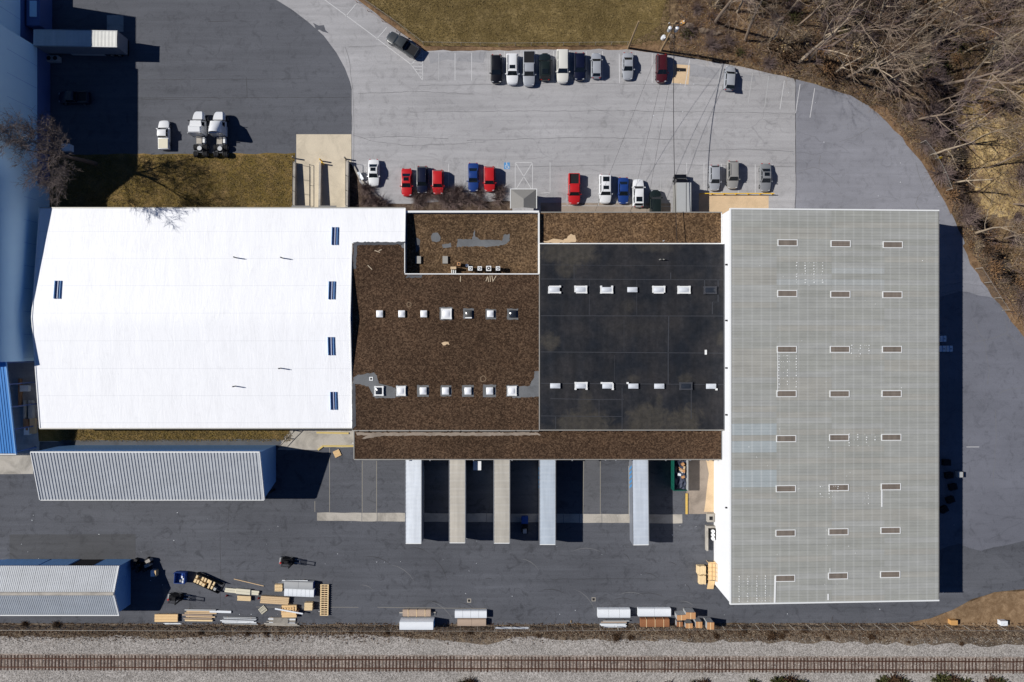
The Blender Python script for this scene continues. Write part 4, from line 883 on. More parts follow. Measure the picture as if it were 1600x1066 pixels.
# ------------------------------------------------------------------ vehicles
def paint(name, rgb, metal=0.0):
    return plain('car_paint_' + name, rgb, 0.32, metal, 0.5, 0.0, coat=0.6)
PT = {'black': paint('black', (0.006, 0.006, 0.008)), 'white': paint('white', (0.74, 0.75, 0.76)), 'silver': paint('silver', (0.42, 0.44, 0.47), .25), 'beige': paint('ivory', (0.66, 0.65, 0.60)),
      'green': paint('dark_green', (0.010, 0.016, 0.014)), 'navy': paint('navy', (0.004, 0.006, 0.022)), 'dkred': paint('dark_red', (0.06, 0.008, 0.012)), 'red': paint('red', (0.48, 0.014, 0.016)),
      'blue': paint('blue', (0.012, 0.042, 0.19)), 'grey': paint('grey', (0.26, 0.27, 0.28), .25), 'charcoal': paint('charcoal', (0.045, 0.05, 0.052)), 'champ': paint('champagne', (0.36, 0.35, 0.33), .25)}
_tm = {}
def wheel_meshes(r, w):
    k = (r, w)
    if k not in _tm:
        _tm[k] = (MB().axle((0, 0, 0), r, w, 14).mesh('tyre', K['black'], 40), MB().axle((0, 0, 0), r * .6, w + .02, 10).mesh('rim', K['rim'], 40))
    return _tm[k]
def add_wheel(parent, x, y, r, w):
    t, q = wheel_meshes(r, w); o = inst('tyre', t, parent, (x, y, r)); inst('rim', q, o); return o
CARS = {  # L, W, belt, roof, windshield base/top, roof end, rear base (metres from the middle, front is +y)
    'sedan': (4.75, 1.84, .93, 1.45, .98, .28, -.78, -1.52), 'coupe': (4.5, 1.80, .90, 1.40, .95, .25, -.85, -1.55), 'hatch': (4.15, 1.76, .98, 1.52, 1.0, .38, -1.5, -1.92),
    'suv': (4.75, 1.90, 1.08, 1.74, 1.12, .52, -1.88, -2.24), 'bigsuv': (5.2, 2.02, 1.14, 1.9, 1.25, .7, -2.2, -2.5), 'pickup': (5.75, 2.02, 1.12, 1.88, 1.38, .82, -.55, -.80), 'smallpickup': (5.1, 1.86, 1.02, 1.68, 1.2, .66, -.42, -.66)}
def car(name, label, kind, col, u, v, rz, cat='car', L=None, sunroof=False, rails=False, tonneau=None, pano=False, hatch_open=False):
    l0, W, zb, zr_, a, b, c, d = CARS[kind]; sc = (L / l0) if L else 1.0; L = l0 * sc; a, b, c, d = (q * sc for q in (a, b, c, d)); hw = W / 2; hl = L / 2
    x, y, _ = P(u, v, .7); t = thing(name, label, cat, (x, y, .012), R(rz))
    pk = 'pickup' in kind; pm_ = PT[col]
    # lower body: lofted stations from tail to nose
    st = [(-hl, .66, zb - .36), (-hl + .06, .80, zb - .16), (-hl + .22, .92, zb - .03), (-hl + .55, .99, zb), (d, 1.0, zb + .02), (0, 1.0, zb), (a - .1, 1.0, zb), (a + .25, .985, zb - .06), (hl - .75, .965, zb - .14), (hl - .3, .88, zb - .2), (hl - .1, .72, zb - .3), (hl, .52, zb - .42)]
    if pk: st = [(-hl, .93, zb - .06), (-hl + .06, .975, zb), (-hl + .2, .985, zb), (-hl + .6, .99, zb)] + st[4:]
    rings = []
    for yy_, f, zt in st:
        w = hw * f; zt = max(zt, .5)
        rings.append([(-w * .9, yy_, .24), (-w, yy_, .42), (-w, yy_, zt - .22), (-w * .955, yy_, zt - .05), (-w * .8, yy_, zt), (0, yy_, zt + (.035 if yy_ > a - .2 else 0)), (w * .8, yy_, zt), (w * .955, yy_, zt - .05), (w, yy_, zt - .22), (w, yy_, .42), (w * .9, yy_, .24)][::-1])
    MB().loft(rings).build('body', pm_, t, smooth=38)
    # cabin shell, glass and roof
    wb_, wt = hw * .90, hw * .74; e = zb - .03; zt = zr_ - .06
    B = [(-wb_, d), (wb_, d), (wb_, a), (-wb_, a)]; T = [(-wt, c), (wt, c), (wt, b), (-wt, b)]
    MB().hexa([(*p, e) for p in B], [(*p, zt) for p in T]).build('cabin', pm_, t)
    q = MB(); N = 6
    for j in range(N + 1):
        for i in range(N + 1):
            p = 2 * i / N - 1; s_ = 2 * j / N - 1
            q.v.append((wt * 1.03 * p, (b + c) / 2 + (b - c) / 2 * 1.02 * s_, zt + .005 + .075 * (1 - abs(p) ** 3) * (1 - abs(s_) ** 4)))
    q.f = [(j * 7 + i, j * 7 + i + 1, j * 7 + i + 8, j * 7 + i + 7) for j in range(N) for i in range(N)]
    rf = q.build('roof', pm_, t, smooth=60)
    def pane(nm, p0, p1, p2, p3, s0, s1, t0, t1, off):
        P0, P1, P2, P3 = map(Vector, (p0, p1, p2, p3)); n = (P1 - P0).cross(P3 - P0).normalized() * off
        f = lambda s_, r: (P0 * (1 - s_) * (1 - r) + P1 * s_ * (1 - r) + P2 * s_ * r + P3 * (1 - s_) * r) + n
        return MB().poly([f(s0, t0), f(s1, t0), f(s1, t1), f(s0, t1)]).build(nm, K['glass'], t)
    b3 = [(*p, e) for p in B]; t3 = [(*p, zt) for p in T]
    pane('windshield', b3[2], b3[3], t3[3], t3[2], .04, .96, .08, .96, .012)
    pane('rear_window', b3[0], b3[1], t3[1], t3[0], .08, .92, .14 if not pk else .3, .92, .012)
    for (p, qq, r, s_) in ((b3[1], b3[2], t3[2], t3[1]), (b3[3], b3[0], t3[0], t3[3])):
        lo = .06; cut = .5
        pane('side_window', p, qq, r, s_, lo, cut - .02, .2, .9, .012); pane('side_window', p, qq, r, s_, cut + .02, .92, .2, .9, .012)
    for sx in (-1, 1):
        MB().box(sx * hw * .62 - .15, sx * hw * .62 + .15, hl - .3, hl - .16, zb - .42, zb - .235).build('headlight', K['lamp'], t)
        MB().box(sx * hw * .66 - .11, sx * hw * .66 + .11, -hl + .0, -hl + .1, zb - .3, zb - .1).build('tail_light', K['tail'], t)
        MB().box(sx * (hw + .09) - .1, sx * (hw + .09) + .1, a - .32, a - .16, zb - .02, zb + .15).build('mirror', pm_, t)
        for yw in (hl * .62, -hl * .58): add_wheel(t, sx * (hw - .115), yw, .34 if zr_ < 1.6 else .38, .22)
    if sunroof: MB().box(-wt * .62, wt * .62, b - .95, b - .35, zt + .06, zt + .092).build('sunroof', K['glass'], rf)
    if pano: MB().box(-wt * .7, wt * .7, c + .25, c + 1.05, zt + .06, zt + .094).build('roof_glass', K['glass'], rf)
    if rails:
        for sx in (-1, 1): MB().tube([(sx * wt * .9, b - .2, zt + .06), (sx * wt * .9, b - .35, zt + .12), (sx * wt * .9, c + .35, zt + .12), (sx * wt * .9, c + .2, zt + .06)], .025, 6).build('roof_rail', K['dark_steel'], rf)
    if pk:
        z = zb + .004; y0, y1 = -hl + .12, d - .1
        if tonneau: MB().box(-hw * .84, hw * .84, y0, y1, z - .02, z + .05).build('tonneau_cover', K[tonneau], t)
        else:   # open bed: dark liner with rails
            bd = MB().box(-hw * .74, hw * .74, y0 + .05, y1, z + .004, z + .015).build('bed_liner', K['dark_steel'], t)
            for sx in (-1, 1): MB().box(sx * hw * .82 - .07, sx * hw * .82 + .07, y0, y1, z, z + .16).build('bed_rail', pm_, t)
            MB().box(-hw * .74, hw * .74, y0 - .05, y0 + .045, z, z + .16).build('tailgate', pm_, t)
    if hatch_open: MB().hexa([(-hw * .75, -hl - .05, zr_ + .1), (hw * .75, -hl - .05, zr_ + .1), (hw * .7, c, zr_ + .02), (-hw * .7, c, zr_ + .02)], [(-hw * .75, -hl - .05, zr_ + .15), (hw * .75, -hl - .05, zr_ + .15), (hw * .7, c, zr_ + .07), (-hw * .7, c, zr_ + .07)]).build('tailgate', K['glass'], t)
    return t
UP = 'upper parking row'; LO = 'parking row against the building'
car('parked_suv', 'black SUV at the left end of the upper parking row', 'suv', 'black', 775.5, 108, 180)
car('parked_suv', 'white SUV with sunroof, second in the upper parking row', 'bigsuv', 'white', 800.5, 108.5, 180, sunroof=True, rails=True, L=5.1)
car('parked_pickup', 'silver pickup truck with black bed cover in the upper row', 'pickup', 'silver', 826.5, 108, 180, 'pickup truck', tonneau='dark_steel')
car('parked_suv', 'black-green SUV between silver pickup and ivory wagon', 'suv', 'green', 851.5, 104.5, 0, L=4.6, pano=True)
car('parked_suv', 'long ivory SUV in the upper parking row', 'bigsuv', 'beige', 879, 104, 180, L=5.6)
car('parked_suv', 'navy SUV right of the ivory SUV, upper row', 'suv', 'navy', 905.5, 104.5, 180, L=4.6)
car('parked_hatchback', 'silver hatchback right of the navy SUV', 'hatch', 'silver', 931.5, 102.5, 0, L=4.3)
car('parked_sedan', 'pale silver sedan alone in the upper row, below the first utility pole', 'sedan', 'silver', 981, 103.5, 180, L=4.5)
car('parked_suv', 'dark red SUV beside the tan concrete pad', 'suv', 'dkred', 1033.5, 107.5, 180, L=4.7, rails=True)
car('parked_hatchback', 'silver car with raised tailgate at the right end of the upper row', 'hatch', 'silver', 1140, 122, -4, hatch_open=True)
car('parked_pickup', 'charcoal pickup parked at an angle by the lawn fence', 'pickup', 'charcoal', 629, 70, 57, 'pickup truck', L=5.9)
car('parked_pickup', 'white pickup truck on the dark asphalt left of the tractors', 'smallpickup', 'white', 256.5, 211, 0, 'pickup truck', L=4.9, tonneau='cream')
car('parked_sedan', 'white sedan with sunroof by the curved kerb', 'sedan', 'white', 584, 270, 180, L=4.5, sunroof=True)
car('parked_sedan', 'bright red sedan, leftmost red car in the lower row', 'sedan', 'red', 635.5, 285, 180, L=4.65, sunroof=True)
car('parked_suv', 'dark navy SUV between the two red cars', 'suv', 'navy', 660, 281.5, 180, L=4.6, rails=True)
car('parked_suv', 'small red SUV right of the dark navy SUV', 'suv', 'red', 684.5, 285, 180, L=4.1)
car('parked_sedan', 'blue sedan parked left of a red SUV', 'sedan', 'blue', 739.5, 277, 180, L=4.8)
car('parked_suv', 'red SUV right of the blue sedan, near the accessible bay', 'suv', 'red', 765, 280, 180, L=4.2)
car('parked_pickup', 'red pickup truck with open bed', 'pickup', 'red', 897, 295.5, 180, 'pickup truck', L=5.15)
car('parked_suv', 'white SUV with two dark glass roof panels', 'bigsuv', 'white', 945.5, 295.5, 180, L=4.85, sunroof=True, pano=True)
car('parked_sedan', 'deep blue sedan between two white vehicles', 'coupe', 'blue', 974, 298, 180, L=4.45)
car('parked_suv', 'white off-roader right of the deep blue sedan', 'suv', 'white', 997, 302, 0, L=4.7, pano=True)
car('parked_suv', 'very dark green SUV in the shade beside the box truck', 'suv', 'green', 1024, 318, 0, L=4.6)
car('parked_hatchback', 'silver hatchback, leftmost of three at the tan loading pad', 'hatch', 'silver', 1116.5, 278, 180, L=4.3)
car('parked_wagon', 'champagne wagon, middle of three at the tan loading pad', 'suv', 'champ', 1144.5, 273.5, 180, L=4.65, rails=True)
car('parked_sedan', 'grey sedan with sunroof, rightmost at the tan loading pad', 'sedan', 'grey', 1196, 277.5, 180, L=4.7, sunroof=True)
car('parked_pickup', 'dark blue pickup hidden in the tall building shadow', 'pickup', 'navy', 116, 153, 90, 'pickup truck', L=5.2)
# ---- box truck
x, y, _ = P(1063, 0, 1)[0], P(0, 305, 1)[1], 0
bt = thing('box_truck', 'box truck with dark cab and pale grey cargo box', 'truck', (x, y, .012))
MB().hexa([(-1.05, 1.6, .5), (1.05, 1.6, .5), (1.0, 3.0, .5), (-1.0, 3.0, .5)], [(-.95, 1.6, 2.2), (.95, 1.6, 2.2), (.9, 2.3, 2.2), (-.9, 2.3, 2.2)]).build('cab', PT['black'], bt)
MB().box(-1.0, 1.0, 2.6, 3.4, .4, 1.2).build('hood', PT['black'], bt)
MB().poly([(-.85, 2.99, 1.25), (-.8, 2.42, 2.1), (.8, 2.42, 2.1), (.85, 2.99, 1.25)][::-1]).build('windshield', K['glass'], bt)
MB().box(-1.2, 1.2, -4.2, 1.55, .9, 3.3).build('cargo_box', K['trim_grey'], bt); MB().box(-1.2, 1.2, -4.2, 1.55, 3.301, 3.34).build('roof', K['wrap_grey'], bt)
MB().box(.35, .42, -4.1, 1.5, 3.341, 3.36).build('roof_seam', K['dark_steel'], bt)
for sx in (-1, 1):
    for yw in (2.7, -2.6, -3.5): add_wheel(bt, sx * .9, yw, .45, .3)
    MB().box(sx * 1.3 - .1, sx * 1.3 + .1, 2.2, 2.3, 1.3, 1.7).build('mirror', K['black'], bt)
# ---- semi trailers
def trailer(label, xc, ytop, ybot, mat, z=4.1, stripes=False, rz=0, xw=2.6, name='semi_trailer', horiz=False, refl=False):
    L = (ybot - ytop) * S; t = thing(name, label, 'trailer', (xc * S, -(ytop + ybot) / 2 * S, .018), rz)
    h = L / 2; w = xw / 2
    MB().box(-w, w, -h, h, 1.1, z - .05).build('body', K['trailer_side'], t)
    q = MB(); n = 46      # roof skin with cross bows
    for i in range(n + 1):
        for xx in (-w + .06, 0, w - .06): q.v.append((xx, -h + .06 + (2 * h - .12) * i / n, z - .02 + (.03 if xx == 0 else 0) + (.02 if i % 2 else 0)))
    q.f = [(3*i + j, 3*i + j + 1, 3*i + j + 4, 3*i + j + 3) for i in range(n) for j in range(2)]
    q.build('roof', mat, t)
    f = MB()
    for sx in (-1, 1): f.box(sx * w - .06, sx * w + .06, -h, h, z - .16, z + .015)
    f.build('top_rail', K['steel'], t); MB().box(-w + .061, w - .061, -h - .02, -h + .1, z - .16, z + .015).build('front_rail', K['trim_white'], t)
    for sx in (-1, 1):
        for yw in (h - 1.6, h - 2.85): add_wheel(t, sx * (w - .3), yw, .5, .5)
        MB().box(sx * .9 - .08, sx * .9 + .08, -h + 2.6, -h + 2.8, .05, 1.1).build('landing_leg', K['dark_steel'], t)
        MB().box(sx * (w - .05) - .015, sx * (w - .05) + .015, -h + 4, h - 4, .35, 1.09).build('side_skirt', K['wrap_grey'], t)
    MB().box(-w, w, h - .2, h - .1, .5, .7).build('bumper', K['dark_steel'], t)
    if stripes:
        q = MB()
        for i in range(5): y0 = h - 7.2 + i * .75; q.poly([(-w - .012, y0, 1.4), (-w - .012, y0 + .9, 3.7), (-w - .012, y0 + .45, 3.7), (-w - .012, y0 - .45, 1.4)])
        q.build('side_graphic', K['sign_blue'], t)
    return t
tm = lambda n, c: m_metal_roof('trailer_' + n, c, 1.3, 1, 0.1, 0.1, 0.45)
trailer('white trailer, leftmost at the loading dock', -148.5, 157, 305.5, tm('white', lin(216, 222, 228)))
trailer('tan-grey trailer, second from the left at the dock', -82.5, 157, 304.5, tm('tan', lin(186, 180, 168)), stripes=True)
trailer('tan-grey trailer, third from the left at the dock', -15.5, 157, 305, tm('tan2', lin(180, 175, 164)), stripes=True)
trailer('pale blue trailer, fourth from the left at the dock', 53.5, 157, 307, tm('paleblue', lin(180, 190, 200)), stripes=True)
trailer('pale grey-blue trailer standing alone right of the empty dock bay', 193.5, 157, 307.5, tm('greyblue', lin(190, 198, 208)), stripes=True, rz=R(.6))
lt = trailer('trailer backed to the tall building, only its nose in sunlight', -635, -474 - 63, -474 + 63, tm('white2', lin(206, 206, 200)), rz=R(90), z=4.1)
lt.location = (*P(118, 60, 4.1)[:2], .018); lt.rotation_euler = (0, 0, R(-91))
# a reefer unit and a yard cart under the dock
x, y, _ = P(745.5, 725, 2.5); dk = thing('dock_box', 'white utility box at the dock between the tan trailers', 'box', (x, y - .5, 0))
MB().box(-.62, .62, -.5, .9, .1, 2.4).build('body', K['trim_white'], dk); MB().box(-.66, .66, -.54, .94, 2.401, 2.5).build('lid', K['white_wall'], dk)
x, y, _ = P(820, 822, 1); yc_ = thing('yard_tug', 'small blue yard tug in the shade between trailers', 'tug', (x, y, .02))
MB().box(-.55, .55, .4, 1.6, .3, 1.1).build('hood', K['blue_bin'], yc_); MB().box(-.5, .5, -1.4, .39, .3, .75).build('deck', K['dark_steel'], yc_); MB().box(-.3, .3, -1.2, -.5, .751, 1.2).build('seat', K['wrap_grey'], yc_); MB().box(-.35, .35, .0, .1, .76, 1.3).build('dashboard', K['black'], yc_)
for sx in (-1, 1):
    for yw in (1.1, -.9): add_wheel(yc_, sx * .5, yw, .3, .2)
# ---- semi tractors
def tractor(label, u, v, fair):
    x, y, _ = P(u, v); t = thing('semi_tractor', label, 'truck', (x, y, .012)); w = PT['white']
    for sx in (-1, 1): MB().box(sx * .42 - .05, sx * .42 + .05, -3.6, 3.0, .75, 1.0).build('frame_rail', K['dark_steel'], t)
    rings = [[(-a, yy_, .7), (-a, yy_, z - .2), (-a * .8, yy_, z), (a * .8, yy_, z), (a, yy_, z - .2), (a, yy_, .7)] for yy_, a, z in ((2.1, .95, 1.85), (2.8, .88, 1.72), (3.3, .78, 1.55), (3.55, .6, 1.35))]
    MB().loft(rings).build('hood', w, t, smooth=30)
    MB().hexa([(-1.03, .7, .8), (1.03, .7, .8), (1.0, 2.15, .8), (-1.0, 2.15, .8)], [(-1.0, .7, 2.65), (1.0, .7, 2.65), (.88, 1.65, 2.6), (-.88, 1.65, 2.6)]).build('cab', w, t)
    MB().poly([(.9, 2.12, 1.75), (-.9, 2.12, 1.75), (-.82, 1.73, 2.52), (.82, 1.73, 2.52)]).build('windshield', K['glass'], t)
    for sx in (-1, 1): MB().poly([(sx * 1.035, .95, 1.6), (sx * 1.03, 1.7, 1.6), (sx * 1.0, 1.45, 2.45), (sx * 1.0, .95, 2.45)]).build('side_window', K['glass'], t)
    MB().hexa([(-1.08, -.45, .8), (1.08, -.45, .8), (1.08, .69, .8), (-1.08, .69, .8)], [(-1.05, -.45, 2.95), (1.05, -.45, 2.95), (1.05, .69, 2.95), (-1.05, .69, 2.95)]).build('sleeper', w, t)
    if fair: # tall curved roof fairing open to the rear
        q = MB(); r0 = []
        for i in range(9):
            an = math.pi * i / 8; r0.append((math.cos(an), math.sin(an)))
        q.loft([[(.98 * cx, 1.6, 2.6 + .15 * s_) for cx, s_ in r0], [(1.03 * cx, .9, 2.65 + .7 * s_) for cx, s_ in r0], [(1.07 * cx, .0, 2.8 + 1.1 * s_) for cx, s_ in r0], [(1.07 * cx, -.45, 2.85 + 1.2 * s_) for cx, s_ in r0]], close=False)
        q.build('roof_fairing', w, t, smooth=60)
        MB().box(-.9, .9, -.42, -.36, 2.96, 3.3).build('fairing_brace', K['blue_wall'], t)
    else: MB().hexa([(-1.03, -.44, 2.951), (1.03, -.44, 2.951), (1.03, .6, 2.951), (-1.03, .6, 2.951)], [(-.95, -.35, 3.15), (.95, -.35, 3.15), (.9, .45, 3.1), (-.9, .45, 3.1)]).build('roof_cap', w, t)
    MB().box(-.5, .35, -1.75, -.55, 1.01, 1.15).build('deck_plate', K['conc_grey'], t); MB().box(.55, .9, -1.6, -.7, .6, 1.2).build('tool_box', K['trim_white'], t)
    MB().cyl((0, -2.5), .38, 1.01, 1.16, 14).build('fifth_wheel', K['steel'], t)
    for sx in (-1, 1):
        MB().cyl((sx * .95, -.6), .07, .9, 3.3, 8).build('exhaust_stack', K['steel'], t)
        MB().tube([(sx * .85, 1.2, .7), (sx * .85, -.4, .7)], .3, 12).build('fuel_tank', K['steel'], t)
        MB().box(sx * 1.32 - .1, sx * 1.32 + .1, 1.75, 1.83, 1.8, 2.4).build('mirror', K['dark_steel'], t); MB().box(min(sx * .95, sx * 1.25), max(sx * .95, sx * 1.25), 1.77, 1.81, 2.1, 2.15).build('mirror_arm', K['dark_steel'], t)
        add_wheel(t, sx * .95, 2.6, .5, .3)
        for yw in (-2.2, -3.35):
            add_wheel(t, sx * .68, yw, .5, .26); add_wheel(t, sx * 1.0, yw, .5, .26)
    return t
tractor('white semi tractor without fairing, left of the pair', 316.5, 211.5, False)
tractor('white semi tractor with tall curved fairing, right of the pair', 348, 212, True)
# ---- forklifts
def forklift(label, u, v, rz):
    x, y, _ = P(u, v); t = thing('forklift', label, 'forklift', (x, y, .012), R(rz))
    MB().loft([[(-.5, yy_, .25), (-.55, yy_, z * .7), (-.45, yy_, z), (.45, yy_, z), (.55, yy_, z * .7), (.5, yy_, .25)] for yy_, z in ((-1.25, .9), (-.9, 1.15), (-.4, 1.1), (.3, .75), (.75, .7))]).build('body', K['dark_steel'], t, smooth=30)
    MB().box(-.52, .52, -1.35, -.9, .3, .95).build('counterweight', K['wrap_grey'], t); MB().box(-.25, .25, -.45, .1, 1.0, 1.35).build('seat', K['black'], t)
    for sx in (-1, 1):
        for yw, zz in ((.55, 0), (-.75, 0)): MB().tube([(sx * .48, yw, .7), (sx * .44, yw - (.1 if yw > 0 else -.1), 2.1)], .035, 6).build('guard_post', K['black'], t)
        MB().box(sx * .28 - .06, sx * .28 + .06, .8, .95, .1, 3.0).build('mast_rail', K['black'], t); MB().box(sx * .28 - .07, sx * .28 + .07, .96, 2.0, .12, .18).build('fork', K['steel'], t)
        add_wheel(t, sx * .48, .5, .33, .25); add_wheel(t, sx * .45, -.85, .27, .22)
    q = MB()
    for i in range(6): q.box(-.46, .46, -.62 + i * .2, -.56 + i * .2, 2.08, 2.14)
    q.box(-.5, -.44, -.68, .48, 2.06, 2.12); q.box(.44, .5, -.68, .48, 2.06, 2.12); q.build('overhead_guard', K['black'], t)
    MB().box(-.35, .35, .83, .93, 2.9, 3.0).build('mast_crossbar', K['black'], t); MB().cyl((.2, -1.0), .16, 1.15, 1.5, 10).build('gas_cylinder', K['red'], t)
    return t
forklift('black forklift alone in the open yard', 452, 875, -98); forklift('black forklift beside the blue cart and gabled shed', 279, 931, -95)
# ------------------------------------------------------------------ yard goods
ZG = 0.02
def spot(u, v, z=0.0): x, y, _ = P(u, v, z); return (x, y, ZG)
def stack(name, label, cat, u0, v0, u1, v1, h, mat, rz=0.0, boards=4, layers=2, straps=0, group=None, ends=None, lid=None, base=True, gap=.03):
    "a stack of boards or sheets: each board of the top layer its own part, lower layers below, on bearers"
    c = spot((u0 + u1) / 2, (v0 + v1) / 2, h); w = (u1 - u0) * S * (1 - h / H); d = (v1 - v0) * S * (1 - h / H)
    t = thing(name, label, cat, c, R(rz), group); lh = (h - .1) / layers; long_x = w > d; rr = random.Random(int(u0 * 3 + v0))
    if base:
        for k in (-.35, 0, .35):
            if long_x: MB().box(k * w - .05, k * w + .05, -d / 2, d / 2, 0, .095).build('bearer', K['wood3'], t)
            else: MB().box(-w / 2, w / 2, k * d - .05, k * d + .05, 0, .095).build('bearer', K['wood3'], t)
    if layers > 1: MB().box(-w / 2 + .03, w / 2 - .03, -d / 2 + .03, d / 2 - .03, .1, .1 + lh * (layers - 1) - .006).build('lower_layers', K[mat], t)
    for b in range(boards):
        z0 = .1 + lh * (layers - 1); z1 = z0 + lh - rr.uniform(0, .02); o = rr.uniform(-.06, .06)
        if long_x: y0 = -d / 2 + d * b / boards; MB().box(-w / 2 + o, w / 2 + o, y0 + gap / 2, y0 + d / boards - gap / 2, z0, z1).build('board', K[mat], t)
        else: x0 = -w / 2 + w * b / boards; MB().box(x0 + gap / 2, x0 + w / boards - gap / 2, -d / 2 + o, d / 2 + o, z0, z1).build('board', K[mat], t)
    for k in range(straps):
        q = -.32 + .64 * k / max(1, straps - 1)
        if long_x: MB().box(q * w - .04, q * w + .04, -d / 2 - .03, d / 2 + .03, .09, h + .025).build('strap', K['trim_white' if mat != 'wrap' else 'wrap_grey'], t)
        else: MB().box(-w / 2 - .03, w / 2 + .03, q * d - .04, q * d + .04, .09, h + .025).build('strap', K['trim_white'], t)
    return t
def pack(name, label, cat, u0, v0, u1, v1, h, mat, rz=0.0, sections=2, ends=None, straps=0):
    "shrink-wrapped bundle of long goods: wrapped sections butted end to end on bearers"
    c = spot((u0 + u1) / 2, (v0 + v1) / 2, h); w = (u1 - u0) * S * (1 - h / H); d = (v1 - v0) * S * (1 - h / H); t = thing(name, label, cat, c, R(rz))
    for k in (-.3, .3): MB().box(k * w - .06, k * w + .06, -d / 2, d / 2, 0, .1).build('bearer', K['wood3'], t)
    for k in range(sections):
        x0 = -w / 2 + w * k / sections + .015; x1 = -w / 2 + w * (k + 1) / sections - .015; e = .05
        q = MB().loft([[(x, -d / 2, .1), (x, d / 2, .1), (x, d / 2, h - e), (x, d / 2 - e, h), (x, 0, h + .02), (x, -d / 2 + e, h), (x, -d / 2, h - e)][::-1] for x in (x0, (x0 * 2 + x1) / 3, (x0 + 2 * x1) / 3, x1)])
        q.build('wrapped_section', K[mat], t, smooth=50)
    if ends: MB().box(w / 2 - .01, w / 2 + .02, -d / 2 + .03, d / 2 - .03, .12, h - .04).build('end_cover', K[ends], t)
    for k in range(straps):
        q = (-.3 + .6 * k / max(1, straps - 1)) * w; MB().box(q - .035, q + .035, -d / 2 - .025, d / 2 + .025, .09, h + .045).build('strap', K['wood'], t)
    return t
def pallet(label, u, v, rz, w=1.2, d=1.0, n=7, mat='wood', z=ZG, name='pallet', cat='pallet', layers=1):
    x, y, _ = P(u, v); t = thing(name, label, cat, (x, y, z), R(rz))
    for l in range(layers):
        z0 = l * .15
        for k in (-1, 0, 1): MB().box(-w / 2, w / 2, k * (d / 2 - .06) - .05, k * (d / 2 - .06) + .05, z0 + .02, z0 + .115).build('stringer', K[mat], t)
        for k in range(n): x0 = -w / 2 + (w - .1) * k / (n - 1); MB().box(x0, x0 + .1, -d / 2, d / 2, z0 + .116, z0 + .14).build('deck_board', K[mat], t)
    return t
def longs(name, label, cat, u0, v0, u1, v1, n, mats, z=.1, rz=0.0, seed=1, wid=(.08, .22), taper=.3):
    "loose bundle of long pieces, each its own part"
    c = spot((u0 + u1) / 2, (v0 + v1) / 2); w = (u1 - u0) * S; d = (v1 - v0) * S; t = thing(name, label, cat, c, R(rz)); rr = random.Random(seed)
    for k in (-.3, .3): MB().box(k * w - .05, k * w + .05, -d / 2, d / 2, 0, z - .005).build('bearer', K['wood3'], t)
    for i in range(n):
        y = -d / 2 + d * (i + .5) / n; b = min(rr.uniform(*wid), d / n * .95); a0 = -w / 2 + rr.uniform(0, taper) * w * .5; a1 = w / 2 - rr.uniform(0, taper) * w * .5; hh = rr.uniform(.06, .2)
        MB().box(a0, a1, y - b / 2, y + b / 2, z, z + hh, rr.uniform(-.006, .006)).build('length', K[rr.choice(mats) if isinstance(mats, tuple) else mats], t)
    return t
# left group
stack('board_stack', 'stack of pale boards beside the track fence, nearest the gabled shed', 'lumber', 241.5, 960, 277.5, 972, .45, 'ply', boards=3, layers=3)
longs('profile_bundle', 'pair of white lengths lying under the pale board stack', 'profiles', 256, 973.2, 286, 974.8, 2, 'wrap', z=.03, seed=3)
longs('board_bundle', 'fan of tan and pinkish boards with one white length', 'lumber', 284, 951, 340, 970, 7, ('tan_pack', 'wood2', 'wrap', 'wrap_grey', 'wood'), rz=-1.0, seed=5, wid=(.16, .3))
longs('white_lengths', 'white length lying past the end of the tan boards', 'profiles', 328, 953, 362, 957.5, 1, 'wrap', z=.09, rz=-1.5, seed=6, wid=(.36, .38), taper=.02)
longs('profile_bundle', 'grey and white metal profiles beside the track fence, next to the tan boards', 'profiles', 343, 963, 405, 975, 6, ('wrap', 'wrap_grey', 'steel', 'wrap'), rz=-1.5, seed=8)
longs('profile_bundle', 'white profile bundle with a tan slotted piece on top', 'profiles', 413, 964, 470, 977, 7, ('wrap', 'wrap', 'wrap_grey', 'conc_grey'), rz=-1.2, seed=9)
stack('slotted_board', 'tan slotted piece lying on the white profile bundle', 'lumber', 427, 966, 450, 974, .4, 'conc_grey', rz=-1.5, boards=6, layers=1, base=False, gap=.05)
# blue cart
cart = thing('steel_cart', 'blue open steel cart beside the crate rack', 'cart', spot(282, 902.5, .8), R(-4))
MB().box(-.85, .85, -.85, .85, .35, .45).build('floor', K['blue_bin'], cart)
for a in ((-.9, .9, -.92, -.86), (-.9, .9, .86, .92), (-.9, -.84, -.859, .859), (.84, .9, -.859, .859)): MB().box(*a, .3, 1.15).build('side_panel', K['blue_bin'], cart)
for sx in (-1, 1):
    for sy in (-1, 1): add_wheel(cart, sx * .75, sy * .7, .16, .1)
    MB().box(sx * .92 - .04, sx * .92 + .04, .8, .88, .3, 1.5).build('corner_post', K['blue_bin'], cart)
for i, (a, b) in enumerate(((.2, .1), (.45, -.3), (.35, .5), (.1, -.5), (.55, -.6))): MB().box(a - .12, a + .12, b - .2, b + .2, .451, .7 + .1 * i).build('scrap', K[('wrap', 'trim_white', 'blue_bin', 'steel', 'wrap')[i]], cart)
